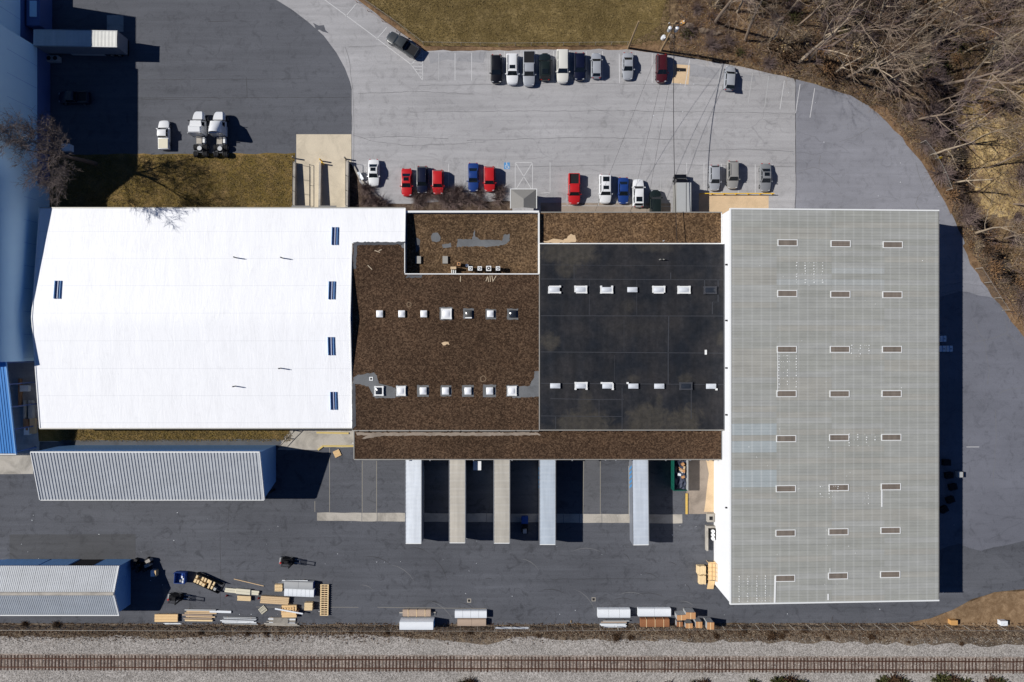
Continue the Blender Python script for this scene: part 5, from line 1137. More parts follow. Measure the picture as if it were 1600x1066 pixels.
# wooden crate rack
rk_ = thing('crate_rack', 'long black rack filled with pale wooden crates, set at an angle', 'rack', spot(324.5, 911.5, .8), R(-24))
for a in ((-2.35, 2.35, -.82, -.76), (-2.35, 2.35, .76, .82)): MB().box(*a, .1, 1.0).build('side_rail', K['black'], rk_)
for k in range(5): MB().box(-2.3 + k * 1.15 - .04, -2.3 + k * 1.15 + .04, -.76, .76, .1, .2).build('cross_bar', K['black'], rk_)
rr = random.Random(12)
for k in range(9):
    for s_ in (0, 1):
        if (k, s_) in ((8, 0), (8, 1), (1, 1), (4, 0), (7, 1)): continue
        x0 = -2.25 + k * .5; y0 = -.72 + s_ * .74; MB().box(x0, x0 + rr.uniform(.28, .46), y0, y0 + rr.uniform(.5, .7), .2, rr.uniform(.7, 1.0)).build('crate', K['wood' if k < 7 else 'wrap_grey'], rk_)
# central group
longs('plank', 'single narrow plank lying at an angle above the cream sheets', 'plank', 365, 909, 413, 911, 1, 'wood2', z=.02, rz=-13.5, seed=2, wid=(.1, .12), taper=.01)
stack('cream_sheet_stack', 'long stack of cream sheets lying slightly askew', 'sheets', 351.5, 921, 404.5, 928, .35, 'cream', rz=-5.5, boards=2, layers=2)
stack('cream_top_sheets', 'short stack of cream sheets on top of the long one', 'sheets', 369, 920.5, 391, 929, .5, 'cream', rz=-5, boards=2, layers=2, base=False)
stack('lumber_bundle', 'short bundle of yellow boards below the cream sheets', 'lumber', 370.5, 931.5, 391.5, 939, .5, 'wood', rz=-3, boards=4, layers=3)
for u, v, l in ((355, 930.5, 'small red cone left of the yellow boards'), (404.5, 934.5, 'small red cone at the end of the tan lumber')):
    cn = thing('traffic_cone', l, 'cone', spot(u, v)); MB().box(-.17, .17, -.17, .17, 0, .04).build('base', K['black'], cn); MB().cyl((0, 0), .13, .041, .65, 12, .03).build('cone', K['red'], cn)
stack('lumber_bundle', 'long bundle of tan boards beside the angled pallet', 'lumber', 407, 932.5, 451, 944, .6, 'wood2', rz=-3.5, boards=4, layers=3)
pallet('small pallet with white slats turned diagonally', 411, 952.5, 38, 1.15, 1.05, 6, 'cream')
stack('plywood_pile', 'pile of orange plywood and pallets with white lengths across it', 'plywood', 440, 946, 463, 965, .6, 'ply', boards=5, layers=3)
pallet('pallet standing on top of the plywood pile', 452, 950, 2, 1.9, .9, 5, 'ply', z=.64)
longs('white_lengths', 'white length laid across the plywood pile', 'profiles', 432, 949, 476, 955, 1, 'wrap', z=.8, rz=-10, seed=4, wid=(.24, .25), taper=.02)
cr = stack('wooden_crate', 'small square wooden crate right of the plywood pile', 'crate', 475.5, 942, 488, 954, .8, 'wood', boards=5, layers=4)
pallet('square light pallet left of the grey sheet bundle', 436.5, 917, 0, 1.15, 1.15, 6, 'wood', layers=4)
pack('sheet_bundle', 'grey sheet-metal bundle stacked with profiles on top', 'metal sheets', 443.5, 909.5, 489, 920.5, 1.1, 'wrap_grey', rz=-2, sections=2, ends='blue_bin')
longs('profile_bundle', 'row of thin silver profiles behind the grey sheet bundle', 'profiles', 436, 905, 486, 910, 5, ('steel', 'wrap', 'wrap_grey'), rz=-1, seed=15, z=.4)
pack('sheet_bundle', 'white wrapped sheet bundle below the grey one', 'metal sheets', 444, 921, 490.5, 932.5, 1.0, 'wrap', rz=-2.5, sections=7, ends='blue_bin')
lad = thing('timber_frame', 'long upright ladder-like timber frame at the right of the yard goods', 'frame', spot(506.5, 938, .5), R(-.8))
for x in (-.62, 0, .58): MB().box(x - .09, x + .09, -2.6, 2.6, .1, .3).build('side_beam', K['wood' if x else 'wood3'], lad)
for k in range(15): MB().box(-.7, .7, -2.55 + k * .364 - .07, -2.55 + k * .364 + .07, .301, .42).build('rung', K['wood'], lad)
pallet('tan pallet tossed at an angle by the concrete ramp', 527, 708.5, 25, 1.1, 1.1, 9, 'ply')
# along the track fence
pack('strapped_bundle', 'tan strapped bundle above the tall white pack', 'bundle', 629, 953, 673, 963.5, .6, 'tan_pack', sections=1, straps=3)
longs('profile_bundle', 'grey rails sticking out of the tan strapped bundle', 'profiles', 624, 955.5, 681, 961.5, 3, ('conc_grey', 'steel'), z=.04, seed=21, wid=(.1, .14), taper=.02)
pack('wrapped_pack', 'tall white wrapped pack, leftmost at the track fence', 'pack', 624, 972, 677, 984.5, 2.1, 'wrap', sections=1, ends='sign_blue')
pack('wrapped_pack', 'white wrapped pack above a brown pack', 'pack', 710.5, 955, 760.5, 966, .9, 'wrap', sections=4)
pack('wrapped_pack', 'brown pack in two halves below a white pack', 'pack', 714.5, 968, 759.5, 978.5, .8, 'tan_pack', sections=2)
longs('white_lengths', 'white length lying along the track fence, middle of the yard', 'profiles', 774, 979, 826, 982, 2, 'wrap', z=.03, seed=22, wid=(.12, .14), taper=.02)
pack('wrapped_pack', 'white pack right of the second drain', 'pack', 934, 952.5, 985, 965.5, 1.2, 'wrap', sections=3)
longs('profile_bundle', 'dark and white profiles stacked below the white pack by the second drain', 'profiles', 936, 968, 984, 979, 6, ('dark_steel', 'wrap_grey', 'tan_pack', 'wrap'), z=.3, seed=23)
pack('wrapped_pack', 'white pack in two halves left of the brown crates', 'pack', 997, 951.5, 1048.5, 963.5, 1.0, 'wrap', sections=2)
pack('siding_pack', 'reddish-brown pack with pale straps left of the brown crates', 'pack', 1001, 968, 1046, 980, 1.0, 'brick_brown', sections=1, straps=3)
for i, (u0, v0, u1, v1, h, l) in enumerate(((1058, 961.5, 1071.5, 969, 2.1, 'brown crate, upper left of the group by the fence'), (1072, 957.5, 1086.5, 967, 2.2, 'brown crate, upper right of the group, nearest the open yard'), (1057.5, 972, 1066.5, 979, 1.2, 'low reddish crate below the upper left one'),
                             (1071.5, 974.5, 1082, 981.5, 1.7, 'brown crate in the shadow of the upper pair'), (1087.5, 972, 1097, 981, 1.8, 'brown crate, second from the right in the group'), (1105, 973, 1115.5, 983.5, 2.3, 'tall brown crate at the right end of the group'))):
    c = spot((u0 + u1) / 2, (v0 + v1) / 2, h); w = (u1 - u0) * S * (1 - h / H); d = (v1 - v0) * S * (1 - h / H); t = thing('shipping_crate', l, 'crate', c, R(rr.uniform(-5, 5)))
    MB().box(-w / 2, w / 2, -d / 2, d / 2, .12, h - .06).build('body', K['wrap_grey'], t); MB().box(-w / 2 - .03, w / 2 + .03, -d / 2 - .03, d / 2 + .03, h - .059, h).build('lid', K['card' if i != 2 else 'brick_brown'], t)
    for k in (-.4, .4): MB().box(k * w - .08, k * w + .08, -d / 2, d / 2, 0, .119).build('skid', K['wood3'], t)
    MB().box(-.05, .05, -d / 2 - .04, d / 2 + .04, h + .001, h + .02).build('strap', K['wood'], t)
for u, v, l in ((733, 938.5, 'square storm drain in the open yard, left of the two'), (927.5, 936.5, 'square storm drain in the open yard, right of the two'), (1111, 811, '')):
    if not l: continue
    t = thing('storm_drain', l, 'drain', spot(u, v)); MB().box(-.34, .34, -.34, .34, -.015, .012).build('frame', K['conc_grey'], t); MB().box(-.2, .2, -.2, .2, .0125, .018).build('grate', K['black'], t)
longs('plank', 'pale stick lying upright left of the white pack', 'plank', 890, 970.5, 894, 971.5, 1, 'straw', z=.01, rz=90, seed=31, wid=(.08, .09), taper=.01)
# next to the big warehouse wall
for u0, v0, u1, v1, h, l in ((1090, 885, 1103, 898, 1.2, 'tan slatted bin, upper of two by the yellow stairs'), (1092, 899.5, 1103, 913, .9, 'tan slatted bin, lower of two by the yellow stairs')):
    stack('slatted_bin', l, 'bin', u0, v0, u1, v1, h, 'wood', boards=5, layers=4)
stp = thing('access_stair', 'yellow steel access stair with cage railings against the white warehouse wall', 'stair', spot(1108, 890))
x0, y0 = stp.location.x, stp.location.y; wx = XL - x0
MB().box(wx - 1.25, wx - .02, -1.4, 1.6, 1.0, 1.08).build('platform', K['ply'], stp)
for k in range(6): MB().box(wx - 1.2, wx - .1, -1.7 - k * .28 - .13, -1.7 - k * .28 + .13, .86 - k * .15, .9 - k * .15).build('step', K['ply'], stp)
for xx in (wx - 1.25, wx - .08):
    for k in range(5): yy_ = -1.35 + k * .72; MB().box(xx - .03, xx + .03, yy_ - .03, yy_ + .03, 0, 2.1).build('railing_post', K['ply'], stp)
    for zz in (1.6, 2.08): MB().box(xx - .025, xx + .025, -1.4, 1.6, zz, zz + .05).build('railing_rail', K['ply'], stp)
acu = thing('condenser_unit', 'white condenser unit with three round fans against the warehouse wall', 'condenser', spot(1110, 838))
wx = XL - acu.location.x
MB().box(wx - 1.0, wx - .05, -.2, 1.6, .1, 1.2).build('housing', K['dark_steel'], acu)
for a in ((wx - 1.5, wx - 1.2, -2.2, 1.95), (wx - 1.2, wx - .05, 1.62, 1.95)): MB().box(*a, .0, .9).build('screen_wall', K['conc_grey'], acu)
for k in range(3): f = MB().cyl((wx - .55, 1.2 - k * .6), .3, 1.2, 1.5, 16).build('fan_cowl', K['trim_white'], acu); MB().cyl((wx - .55, 1.2 - k * .6), .08, 1.501, 1.53, 8).build('fan_hub', K['wrap_grey'], f)
vb = thing('vent_box', 'square concrete vent box beside the warehouse wall', 'vent', spot(1110.5, 809.5, .6)); MB().box(-.6, .6, -.65, .65, 0, .75).build('box', K['conc_grey'], vb); MB().box(-.28, .28, -.3, .3, .751, .77).build('opening', K['black'], vb); MB().box(-.66, .66, .66, .75, .0, .9).build('backboard', K['conc_grey'], vb)
# roll-off container
c = spot(1062.5, 736, 1.5); dm = thing('roll_off_container', 'green open-top container full of trash at the dock', 'container', c)
MB().box(-1.15, 1.15, -3.2, 3.2, .2, .35).build('floor', K['dark_steel'], dm)
for a, mt in (((-1.22, -1.1, -3.2, 3.2), 'green_bin'), ((1.1, 1.22, -3.2, 3.2), 'wrap_grey'), ((-1.099, 1.099, -3.2, -3.1), 'green_bin'), ((-1.099, 1.099, 3.1, 3.2), 'green_bin')): MB().box(*a, .2, 2.1).build('side_panel', K[mt], dm)
for k in range(7): MB().box(-1.3, -1.225, -2.9 + k * .9, -2.8 + k * .9, .3, 2.0).build('rib', K['green_bin'], dm)
q = MB(); N = 12; rr = random.Random(6)
for j in range(N + 1):
    for i in range(N // 2 + 1): q.v.append((-1.09 + 2.18 * i / (N // 2), -3.09 + 6.18 * j / N, .9 + rr.uniform(0, .7)))
q.f = [(j * 7 + i, j * 7 + i + 1, j * 7 + i + 8, j * 7 + i + 7) for j in range(N) for i in range(6)]; q.build('trash_heap', K['trash'], dm)
for i in range(12): a, b = rr.uniform(-.2, .9), rr.uniform(-1.6, 2.8); MB().box(-.25, .25, -.2, .2, 1.4, 1.65 + rr.uniform(0, .2), rr.uniform(0, 3), (a, b)).build('trash_item', K[rr.choice(('card', 'wrap', 'conc_tan', 'trash'))], dm)
kb = thing('yellow_kerb', 'yellow painted kerb below the green container', 'kerb', spot(1072.5, 787)); MB().box(-.16, .16, -1.75, 1.75, 0, .2).build('block', plain('worn_kerb_yellow', lin(206, 172, 92), .7, var=.25, sc=4), kb)
# concrete kerbs along the ramp by the white building
for a, l in ((((497, 703), (505, 697), (553, 697)), 'yellow-topped kerb bending round the dock ramp'), (((495, 676), (545, 677)), 'yellow-topped kerb under the white building edge')):
    q = [P(*p) for p in a]; t = thing('ramp_kerb', l, 'kerb', (q[0][0], q[0][1], 0))
    for p0, p1 in zip(q[:-1], q[1:]):
        an_ = math.atan2(p1[1] - p0[1], p1[0] - p0[0]); MB().box(0, math.hypot(p1[0] - p0[0], p1[1] - p0[1]), -.14, .14, 0, .18, an_, p0[:2]).build('kerb_stone', K['line_yard'] if l[0] != 'y' else plain('worn_yellow', lin(198, 176, 112), .7), t, world=True)
t = thing('rail_barrier', 'dark low rail along the concrete ramp edge by the grass strip', 'barrier', P(447, 688))
MB().tube([P(462, 672, .9), P(450, 684, .9), P(437, 698, .9)], .05, 6).build('rail', K['dark_steel'], t, world=True)
for u, v in ((461, 673), (450, 684), (438, 697)): p = P(u, v); MB().box(p[0] - .05, p[0] + .05, p[1] - .05, p[1] + .05, 0, .9).build('post', K['dark_steel'], t, world=True)
# ------------------------------------------------------------------ loading wells by the lawn
dw_ = thing('dock_well_walls', 'concrete retaining walls with railings around the two dock wells', 'dock', P(503, 290))
def wall_(u0, u1, v0, v1, h, mat='conc_grey', nm='retaining_wall'):
    a = P(u0, v0); b = P(u1, v1); f = h * .68
    MB().hexa([(a[0], b[1], 0), (b[0], b[1], 0), (b[0], a[1], 0), (a[0], a[1], 0)], [(a[0], b[1], h), (b[0], b[1], h), (b[0], a[1], f), (a[0], a[1], f)]).build(nm, K[mat], dw_, world=True)
wall_(460.5, 464, 255, 326, 1.25); wall_(500.5, 503.5, 255, 326, 1.2); wall_(542.5, 546.5, 253, 326, 1.4)
def railing(u, v0, v1, z0, h=1.0, n=4):
    a = P(u, v0, z0); b = P(u, v1, z0)
    for k in range(n): y = a[1] + (b[1] - a[1]) * k / (n - 1); MB().box(a[0] - .03, a[0] + .03, y - .03, y + .03, z0, z0 + h).build('railing_post', K['dark_steel'], dw_, world=True)
    for zz in (z0 + h,): MB().box(a[0] - .03, a[0] + .03, b[1], a[1], zz - .03, zz + .03).build('railing_rail', K['dark_steel'], dw_, world=True)
railing(460, 255, 322, 1.0); railing(542, 252, 322, 1.1); railing(485, 258, 322, .02, .5, 3)
for u, v in ((461, 248), (503, 252), (541, 249)):
    c = spot(u, v); t = thing('bollard', {461: 'pale bollard at the left dock wall', 503: 'yellow bollard pair at the middle dock wall', 541: 'dark bollard at the right dock wall'}[u], 'bollard', c)
    MB().cyl((0, 0), .12, 0, 1.3, 10).build('post', K['yellow' if u == 503 else ('conc_grey' if u == 461 else 'dark_steel')], t); MB().cyl((0, 0), .12, 1.301, 1.36, 10, .05).build('cap', K['yellow' if u == 503 else 'conc_grey'], t)
    if u == 503: MB().cyl((.3, -.5), .12, 0, 1.2, 10).build('post', K['yellow'], t)
for u0, u1 in ((455, 484), (497, 525)):
    a = P(u0, 321, 4.3); b = P(u1, 330, 4.3); t = thing('dock_awning', 'grey awning over the %s dock door' % ('left' if u0 < 470 else 'right'), 'awning', (a[0], a[1], 4.0))
    MB().hexa([(a[0], b[1], 4.3), (b[0], b[1], 4.3), (b[0], a[1], 4.0), (a[0], a[1], 4.0)], [(a[0], b[1], 4.4), (b[0], b[1], 4.4), (b[0], a[1], 4.1), (a[0], a[1], 4.1)]).build('cover', K['grey_shingle'], t, world=True)
    for x in (a[0] + .2, b[0] - .2): MB().tube([(x, a[1] - .1, 4.02), (x, b[1] + .05, 3.3)], .04, 6).build('bracket', K['dark_steel'], t, world=True)
# curved kerb wall by the shrub bed
t = thing('curved_bed_edge', 'curved pale kerb edging the shrub bed', 'kerb', P(560, 280))
kp = [(550, 255), (556, 266), (561, 277), (568, 286), (578, 296), (590, 307), (606, 320)]
q = MB(); pts = [P(*p) for p in kp]; q.strip([(p[0], p[1], .3) for p in pts], .3); n = len(q.v); q.v += [(a, b, 0) for a, b, c in q.v]
q.f += [(2*i, 2*i+2, n+2*i+2, n+2*i) for i in range(len(pts) - 1)] + [(2*i+3, 2*i+1, n+2*i+1, n+2*i+3) for i in range(len(pts) - 1)]
q.build('kerb_top', K['conc_grey'], t, world=True)
bn = thing('bench', 'small pale bench beside the curved kerb', 'bench', spot(564, 276), R(-60)); MB().box(-.75, .75, -.22, .22, .4, .46).build('seat', K['wrap'], bn)
for k in (-.55, .55): MB().box(k - .06, k + .06, -.18, .18, 0, .399).build('leg', K['conc_grey'], bn)
MB().box(-.75, .75, .24, .29, .45, .85).build('backrest', K['wrap'], bn)
t = thing('guard_rail', 'yellow guard rail along the top of the tan loading pad', 'railing', P(1147, 304))
MB().box(P(1092, 0)[0], P(1207, 0)[0], P(0, 304)[1] - .06, P(0, 304)[1] + .06, .7, .85).build('rail', K['yellow'], t, world=True)
for k in range(7): x = P(1093 + k * 18.8, 0)[0]; MB().box(x - .06, x + .06, P(0, 304)[1] - .055, P(0, 304)[1] + .055, 0, .699).build('post', K['yellow'], t, world=True)
# ------------------------------------------------------------------ roof equipment on the parapet block
for k, u in enumerate((735, 749.5, 763.5, 778)):
    c = P(u, 419.5, ZU + 1.4); t = thing('exhaust_fan', 'square rooftop exhaust fan, %s from the left' % ('first', 'second', 'third, with dark round opening,', 'fourth')[k], 'fan', (c[0], c[1], ZU))
    s_ = .4 if k == 2 else .34
    MB().box(-s_ * .8, s_ * .8, -s_ * .8, s_ * .8, 0, .9).build('curb', K['trim_grey'], t); MB().box(-s_, s_, -s_, s_, .901, 1.4).build('housing', K['trim_white'], t)
    MB().cyl((0, 0), s_ * .72, 1.401, 1.43, 14).build('grille', K['black'] if k == 2 else K['steel'], t); MB().cyl((0, 0), s_ * .3, 1.431, 1.5, 10).build('motor_cap', K['trim_white'], t)
c = P(708.5, 421, ZU + 1); t = thing('air_handler', 'pale rooftop air handler left of the exhaust fans', 'air handler', (c[0], c[1], ZU))
MB().box(-.45, .45, .0, .4, 0, 1.3).build('housing', K['conc_tan'], t)
for k in (-.3, 0, .3): MB().box(k - .07, k + .07, -.6, -.01, 0, .7).build('duct', K['trim_white'], t)
c = P(717, 413, ZU + 1.2); t = thing('flue_stack', 'square brown flue beside the rooftop air handler', 'flue', (c[0], c[1], ZU)); MB().box(-.26, .26, -.26, .26, 0, 1.6).build('shaft', K['card'], t); MB().box(-.14, .14, -.14, .14, 1.601, 1.62).build('opening', K['black'], t)
c = P(729.5, 415, ZU + .6); t = thing('roof_tank', 'small round white rooftop tank left of the first fan', 'tank', (c[0], c[1], ZU)); MB().cyl((0, 0), .26, 0, .6, 14).build('shell', K['trim_white'], t); MB().cyl((0, 0), .26, .601, .68, 14, .06).build('cap', K['wrap'], t)
for i, (u, v, a, L, z) in enumerate(((719.5, 436, 88, .9, ZM), (760.5, 436, 70, .8, ZM), (763, 437, 100, .8, ZM), (766, 435.5, 95, 1.0, ZM), (769.5, 435.5, 100, 1.0, ZM), (773, 435, 60, .9, ZM), (589.5, 393, -20, .9, ZM), (594, 391, 20, .5, ZM), (578, 418, -45, 1.0, ZM))):
    c = P(u, v, z); t = thing('loose_board', ('short board on the gravel below the air handler', 'leftmost short stick of the five below the fans', 'second short stick of the five below the fans', 'middle short stick of the five below the fans', 'fourth short stick of the five below the fans', 'rightmost short stick of the five below the fans', 'pale stick near the upper left gravel roof corner', 'shorter stick near the upper left gravel roof corner', 'pale stick lying diagonally left on the gravel roof')[i], 'board', (c[0], c[1], z + .005), R(a))
    MB().box(-L / 2, L / 2, -.06, .06, 0, .06).build('plank', K['stick'], t)
# ------------------------------------------------------------------ small things in the shade
for i, (u, v) in enumerate(((1474, 529.5), (1473, 545), (1484, 545))):
    c = spot(u + 12 * 0, v, 1.0); t = thing('plastic_tank', 'white plastic tank in the warehouse shade, %s of three' % ('upper', 'lower left', 'lower right')[i], 'tank', c)
    MB().loft([[(-.5, -.5, z), (.5 * .9, -.5, z), (.5, -.3, z), (.5, .3, z), (.45, .5, z), (-.5, .5, z)] for z in (.1, .9, 1.0)]).build('shell', K['wrap'], t, smooth=30); MB().box(-.1, .0, -.5, .5, 1.001, 1.03).build('band', K['sign_blue'], t); MB().cyl((.2, 0), .12, 1.001, 1.08, 12).build('lid', K['wrap_grey'], t)
c = spot(1500, 741.5, .8); t = thing('equipment_cart', 'grey equipment cart at the edge of the warehouse shadow', 'cart', c); MB().box(-.45, .35, -.45, .45, .15, 1.0).build('body', K['wrap_grey'], t); MB().box(.351, .55, -.4, .4, .15, .7).build('nose', K['black'], t); MB().box(.36, .42, -.42, .42, .701, .95).build('handle', K['wood'], t)
for sx in (-.3, .3):
    for sy in (-.4, .4): add_wheel(t, sx, sy, .13, .08)
for i, (u, v) in enumerate(((1482, 722), (1486, 742), (1492, 760), (1488, 780), (1478, 795))):
    pallet('dark weathered pallet stack in the warehouse shade, %s from the top' % ('first', 'second', 'third', 'fourth', 'fifth')[i], u - 6, v, 7 * i, 1.2, 1.0, 6, 'dark_steel', layers=5, name='pallet_stack')
for i, (u0, v0, u1, v1, m_) in enumerate(((30, 602, 44, 612, 'wrap'), (36, 626, 39, 654, 'wrap_grey'), (44, 626, 51, 654, 'wrap_grey'), (36, 655, 44, 672, 'wood3'), (46, 654, 54, 678, 'wood2'), (37, 668, 45, 680, 'wrap'), (28, 592, 31, 636, 'wood3'))):
    stack('stored_goods', ('pale bundle', 'left narrow rails', 'wider rails', 'brown boards', 'tan panels', 'white box', 'long plank')[i] + ' stored in the dark gap beside the white building', 'stored goods', u0, v0, u1, v1, .8, m_, boards=2, layers=2)
t = thing('utility_box', 'pale utility box beneath the bare tree by the tall building', 'utility box', spot(103, 230.5, 1)); MB().box(-.7, .7, -.55, .55, 0, 1.0).build('cabinet', K['wrap'], t); MB().box(-.74, .74, -.59, .59, 1.001, 1.06).build('lid', K['trim_white'], t)
t = thing('condenser_pair', 'pair of round-fanned condensers at the foot of the tall building', 'condenser', spot(81, 91, 1))
for k in (-.5, .55): MB().box(k - .45, k + .45, -.45, .45, 0, 1.0).build('housing', K['wrap_grey'], t); MB().cyl((k, 0), .36, 1.001, 1.04, 14).build('fan_cowl', K['dark_steel'], t)
t = thing('yard_box', 'white box with tan board leaning in the gabled shed shadow', 'box', spot(240, 896, .8)); MB().box(-.45, .2, -.5, .5, 0, .9).build('box', K['wrap'], t); MB().box(.25, .45, -.5, .5, 0, .95).build('board', K['ply'], t)
t = thing('scrap_pile', 'dark pile of scrap at the corner of the gabled shed', 'scrap', spot(222, 885, .8)); rr = random.Random(9)
for i in range(14): MB().box(-.4, .4, -.25, .25, 0, rr.uniform(.3, 1.3), rr.uniform(0, 3), (rr.uniform(-1.6, 1.2), rr.uniform(-.6, 1))).build('scrap_piece', K[rr.choice(('dark_steel', 'blue_bin', 'black', 'conc_grey'))], t)
lit = MB(); rr = random.Random(77)     # paper scraps blown over the yard
for i in range(110):
    u, v = rr.uniform(20, 1500), rr.uniform(800, 970)
    if rr.random() < .25: u, v = rr.uniform(560, 1480), rr.uniform(90, 330)
    p = P(u, v); s_ = rr.uniform(.025, .07); lit.box(-s_, s_, -s_ * .7, s_ * .7, .0225, .03 + rr.random() * .03, rr.uniform(0, 3), p[:2])
tag(lit.build('litter', K['wrap']), 'white paper scraps blown over the asphalt', 'litter', kind='stuff')
# ------------------------------------------------------------------ railway
def rv(u): return 1027.6 + u * 5.2 / 1600
tk = thing('railway_track', 'single rusty railway track on pale ballast along the bottom edge', 'railway track', P(800, 1037))
for off in (1.2, 14.6):
    q = MB(); pts = [P(u, rv(u) + off) for u in range(-160, 1781, 60)]
    for w, z0, z1 in ((.16, .031, .06), (.06, .06, .13), (.11, .13, .17)):
        for (a, b) in zip(pts[:-1], pts[1:]): q.hexa([(a[0], a[1] - w / 2, z0), (b[0], b[1] - w / 2, z0), (b[0], b[1] + w / 2, z0), (a[0], a[1] + w / 2, z0)], [(a[0], a[1] - w / 2, z1), (b[0], b[1] - w / 2, z1), (b[0], b[1] + w / 2, z1), (a[0], a[1] + w / 2, z1)])
    q.build('rail', K['rail'], tk, world=True)
tie = MB().box(-.115, .115, -1.28, 1.28, -.12, .03).mesh('sleeper', K['tie']); rest = MB(); rr = random.Random(14); n_t = 0; u = -158.0; rz_ = math.atan2(-5.2, 1600)
tie2 = MB().box(-.115, .115, -1.28, 1.28, -.12, .03).mesh('sleeper', plain('grey_tie', lin(112, 98, 88), .9, var=.3, sc=2))
while u < 1760:
    p = P(u, rv(u) + 8 + rr.uniform(-.7, .7))
    if 0 <= u and n_t < 300 and u < 1600:
        inst('sleeper', tie if rr.random() < .7 else tie2, tk, (p[0] - tk.location.x, p[1] - tk.location.y, rr.uniform(-.03, .0)), rz_ + rr.uniform(-.03, .03)); n_t += 1
    else: rest.box(-.115, .115, -1.28, 1.28, -.12, .03, rz_, p[:2])
    u += rr.uniform(5.0, 5.7)
tag(rest.build('more_sleepers', K['tie'], tk, world=True), kind='stuff')
# ------------------------------------------------------------------ fences
def fence(name, label, path, step, h, mat='fence', lean=0.0, rails=(1.0,), netting=True):
    t = thing(name, label, 'fence', (*P(*path[0])[:2], gz(*path[0]) if inside(np.array([path[0][0]]), np.array([path[0][1]]), WOODS)[0] else 0))
    pts = []
    for a, b in zip(path[:-1], path[1:]):
        k = max(1, round(math.hypot(b[0] - a[0], b[1] - a[1]) / step)); pts += [(a[0] + (b[0] - a[0]) * i / k, a[1] + (b[1] - a[1]) * i / k) for i in range(k)]
    pts.append(path[-1]); w = []
    for u, v in pts:
        x, y, _ = P(u, v); z = max(gz(u, v), -.4); w.append((x, y, z)); MB().cyl((x, y), .045, z - .1, z + h, 6).build('post', K[mat], t, world=True)
    for r in rails: MB().tube([(x, y, z + h * r - .03) for x, y, z in w], .02, 5).build('top_rail', K['trim_grey' if mat == 'fence' else mat], t, world=True)
    if netting:
        q = MB()
        for a, b in zip(w[:-1], w[1:]): q.poly([(a[0], a[1], a[2] + .05), (b[0], b[1], b[2] + .05), (b[0], b[1], b[2] + h - .04), (a[0], a[1], a[2] + h - .04)])
        q.build('wire_mesh', K['mesh'], t, world=True)
    return t
fence('chain_link_fence', 'long chain-link fence between yard and railway', [(-90, 977), (0, 976.5), (400, 978), (800, 978), (1100, 976), (1420, 976), (1700, 979)], 27, 2.2)
fence('chain_link_fence', 'chain-link fence along the lawn above the upper parking row', [(500, -50), (562, -2), (612, 32), (662, 70), (780, 72), (880, 71), (980, 70)], 27, 1.2)
fence('chain_link_fence', 'short chain-link fence along the curve of the side drive', [(1437, 224), (1452, 243), (1468, 273), (1478, 298)], 27, 1.8)
fence('chain_link_fence', 'short chain-link fence by the narrow right-hand drive', [(1524, 420), (1538, 442), (1553, 466), (1566, 485)], 24, 1.8)
fence('guard_rail', 'timber guard rail at the angled bays by the lawn', [(540, -10), (575, 18), (620, 50), (657, 77)], 26, .7, 'wood3', netting=False)
# yellow sign board by the drive fence
c = P(1459, 249); t = thing('warning_sign', 'small plain yellow sign on the drive fence', 'sign', (c[0], c[1], 0)); MB().box(-.04, .04, -.04, .04, 0, 2.0).build('post', K['fence'], t); MB().hexa([(-.32, -.3, 1.35), (.32, -.3, 1.35), (.32, -.1, 1.9), (-.32, -.1, 1.9)], [(-.32, -.27, 1.4), (.32, -.27, 1.4), (.32, -.07, 1.95), (-.32, -.07, 1.95)]).build('panel', K['yellow'], t)
for u, v, l, m_ in ((1491, 973.5, 'orange box by the track fence, lower right', 'orange'), (1569, 974.5, 'white box by the track fence, far lower right', 'wrap')):
    c = P(u, v, .8); t = thing('cabinet', l, 'cabinet', (c[0], c[1], -.02)); MB().box(-.55, .55, -.35, .4, 0, .8).build('case', K[m_], t); MB().box(-.58, .58, -.38, .43, .801, .85).build('lid', K[m_], t)
# ------------------------------------------------------------------ utility poles and lines
def pole(label, u, v, h, trans):
    x, y, _ = P(u, v); t = thing('utility_pole', label, 'pole', (x, y, -.05)); MB().cyl((0, 0), .19, 0, h, 10, .13).build('mast', K['pole_wood'], t)
    if trans:
        MB().box(-1.1, 1.1, -.07, .07, h - .9, h - .75).build('cross_arm', K['pole_wood'], t)
        for sx in (-.95, 0, .95): MB().cyl((sx, 0), .06, h - .74, h - .5, 8).build('insulator', K['trim_white'], t)
        for sx in (-.55, .55): b = MB().cyl((sx, -.3), .28, h - 2.6, h - 1.5, 14).build('transformer', K['wrap_grey'], t); MB().cyl((sx, -.3), .28, h - 1.499, h - 1.4, 14, .1).build('transformer_lid', K['wrap'], b)
    return t
pole('leaning-looking timber pole at the lawn edge, without transformers', 981.5, 75, 9.6, False)
pole('timber pole with transformers beside the brush heap', 1033, 79, 10.6, True)
px2 = P(1033, 79); px1 = P(981.5, 75)
def wire(name, label, a, b, sag, r, n=24):
    a, b = Vector(a), Vector(b); pts = [a.lerp(b, i / n) - Vector((0, 0, sag * 4 * (i / n) * (1 - i / n))) for i in range(n + 1)]
    t = thing(name, label, 'cable', a); MB().tube(pts, r, 5).build('strand', K['black'], t, world=True)
wire('power_cable', 'thick drooping service cable from the transformer pole to the black roof', (px2[0] + .1, px2[1], 9.0), P(1058, 379, 6.2), 1.3, .05)
for i, (o, zt, uu, vv, l) in enumerate(((-.9, 10, 930, 330, 'leftmost'), (0, 10.1, 985, 332, 'middle'), (.9, 10.0, 1010, 332, 'rightmost'))): wire('thin_wire', '%s thin wire from the pole to the low gravel wing' % l, (px2[0] + o, px2[1], zt), P(uu, vv, 4.8), .8, .018)
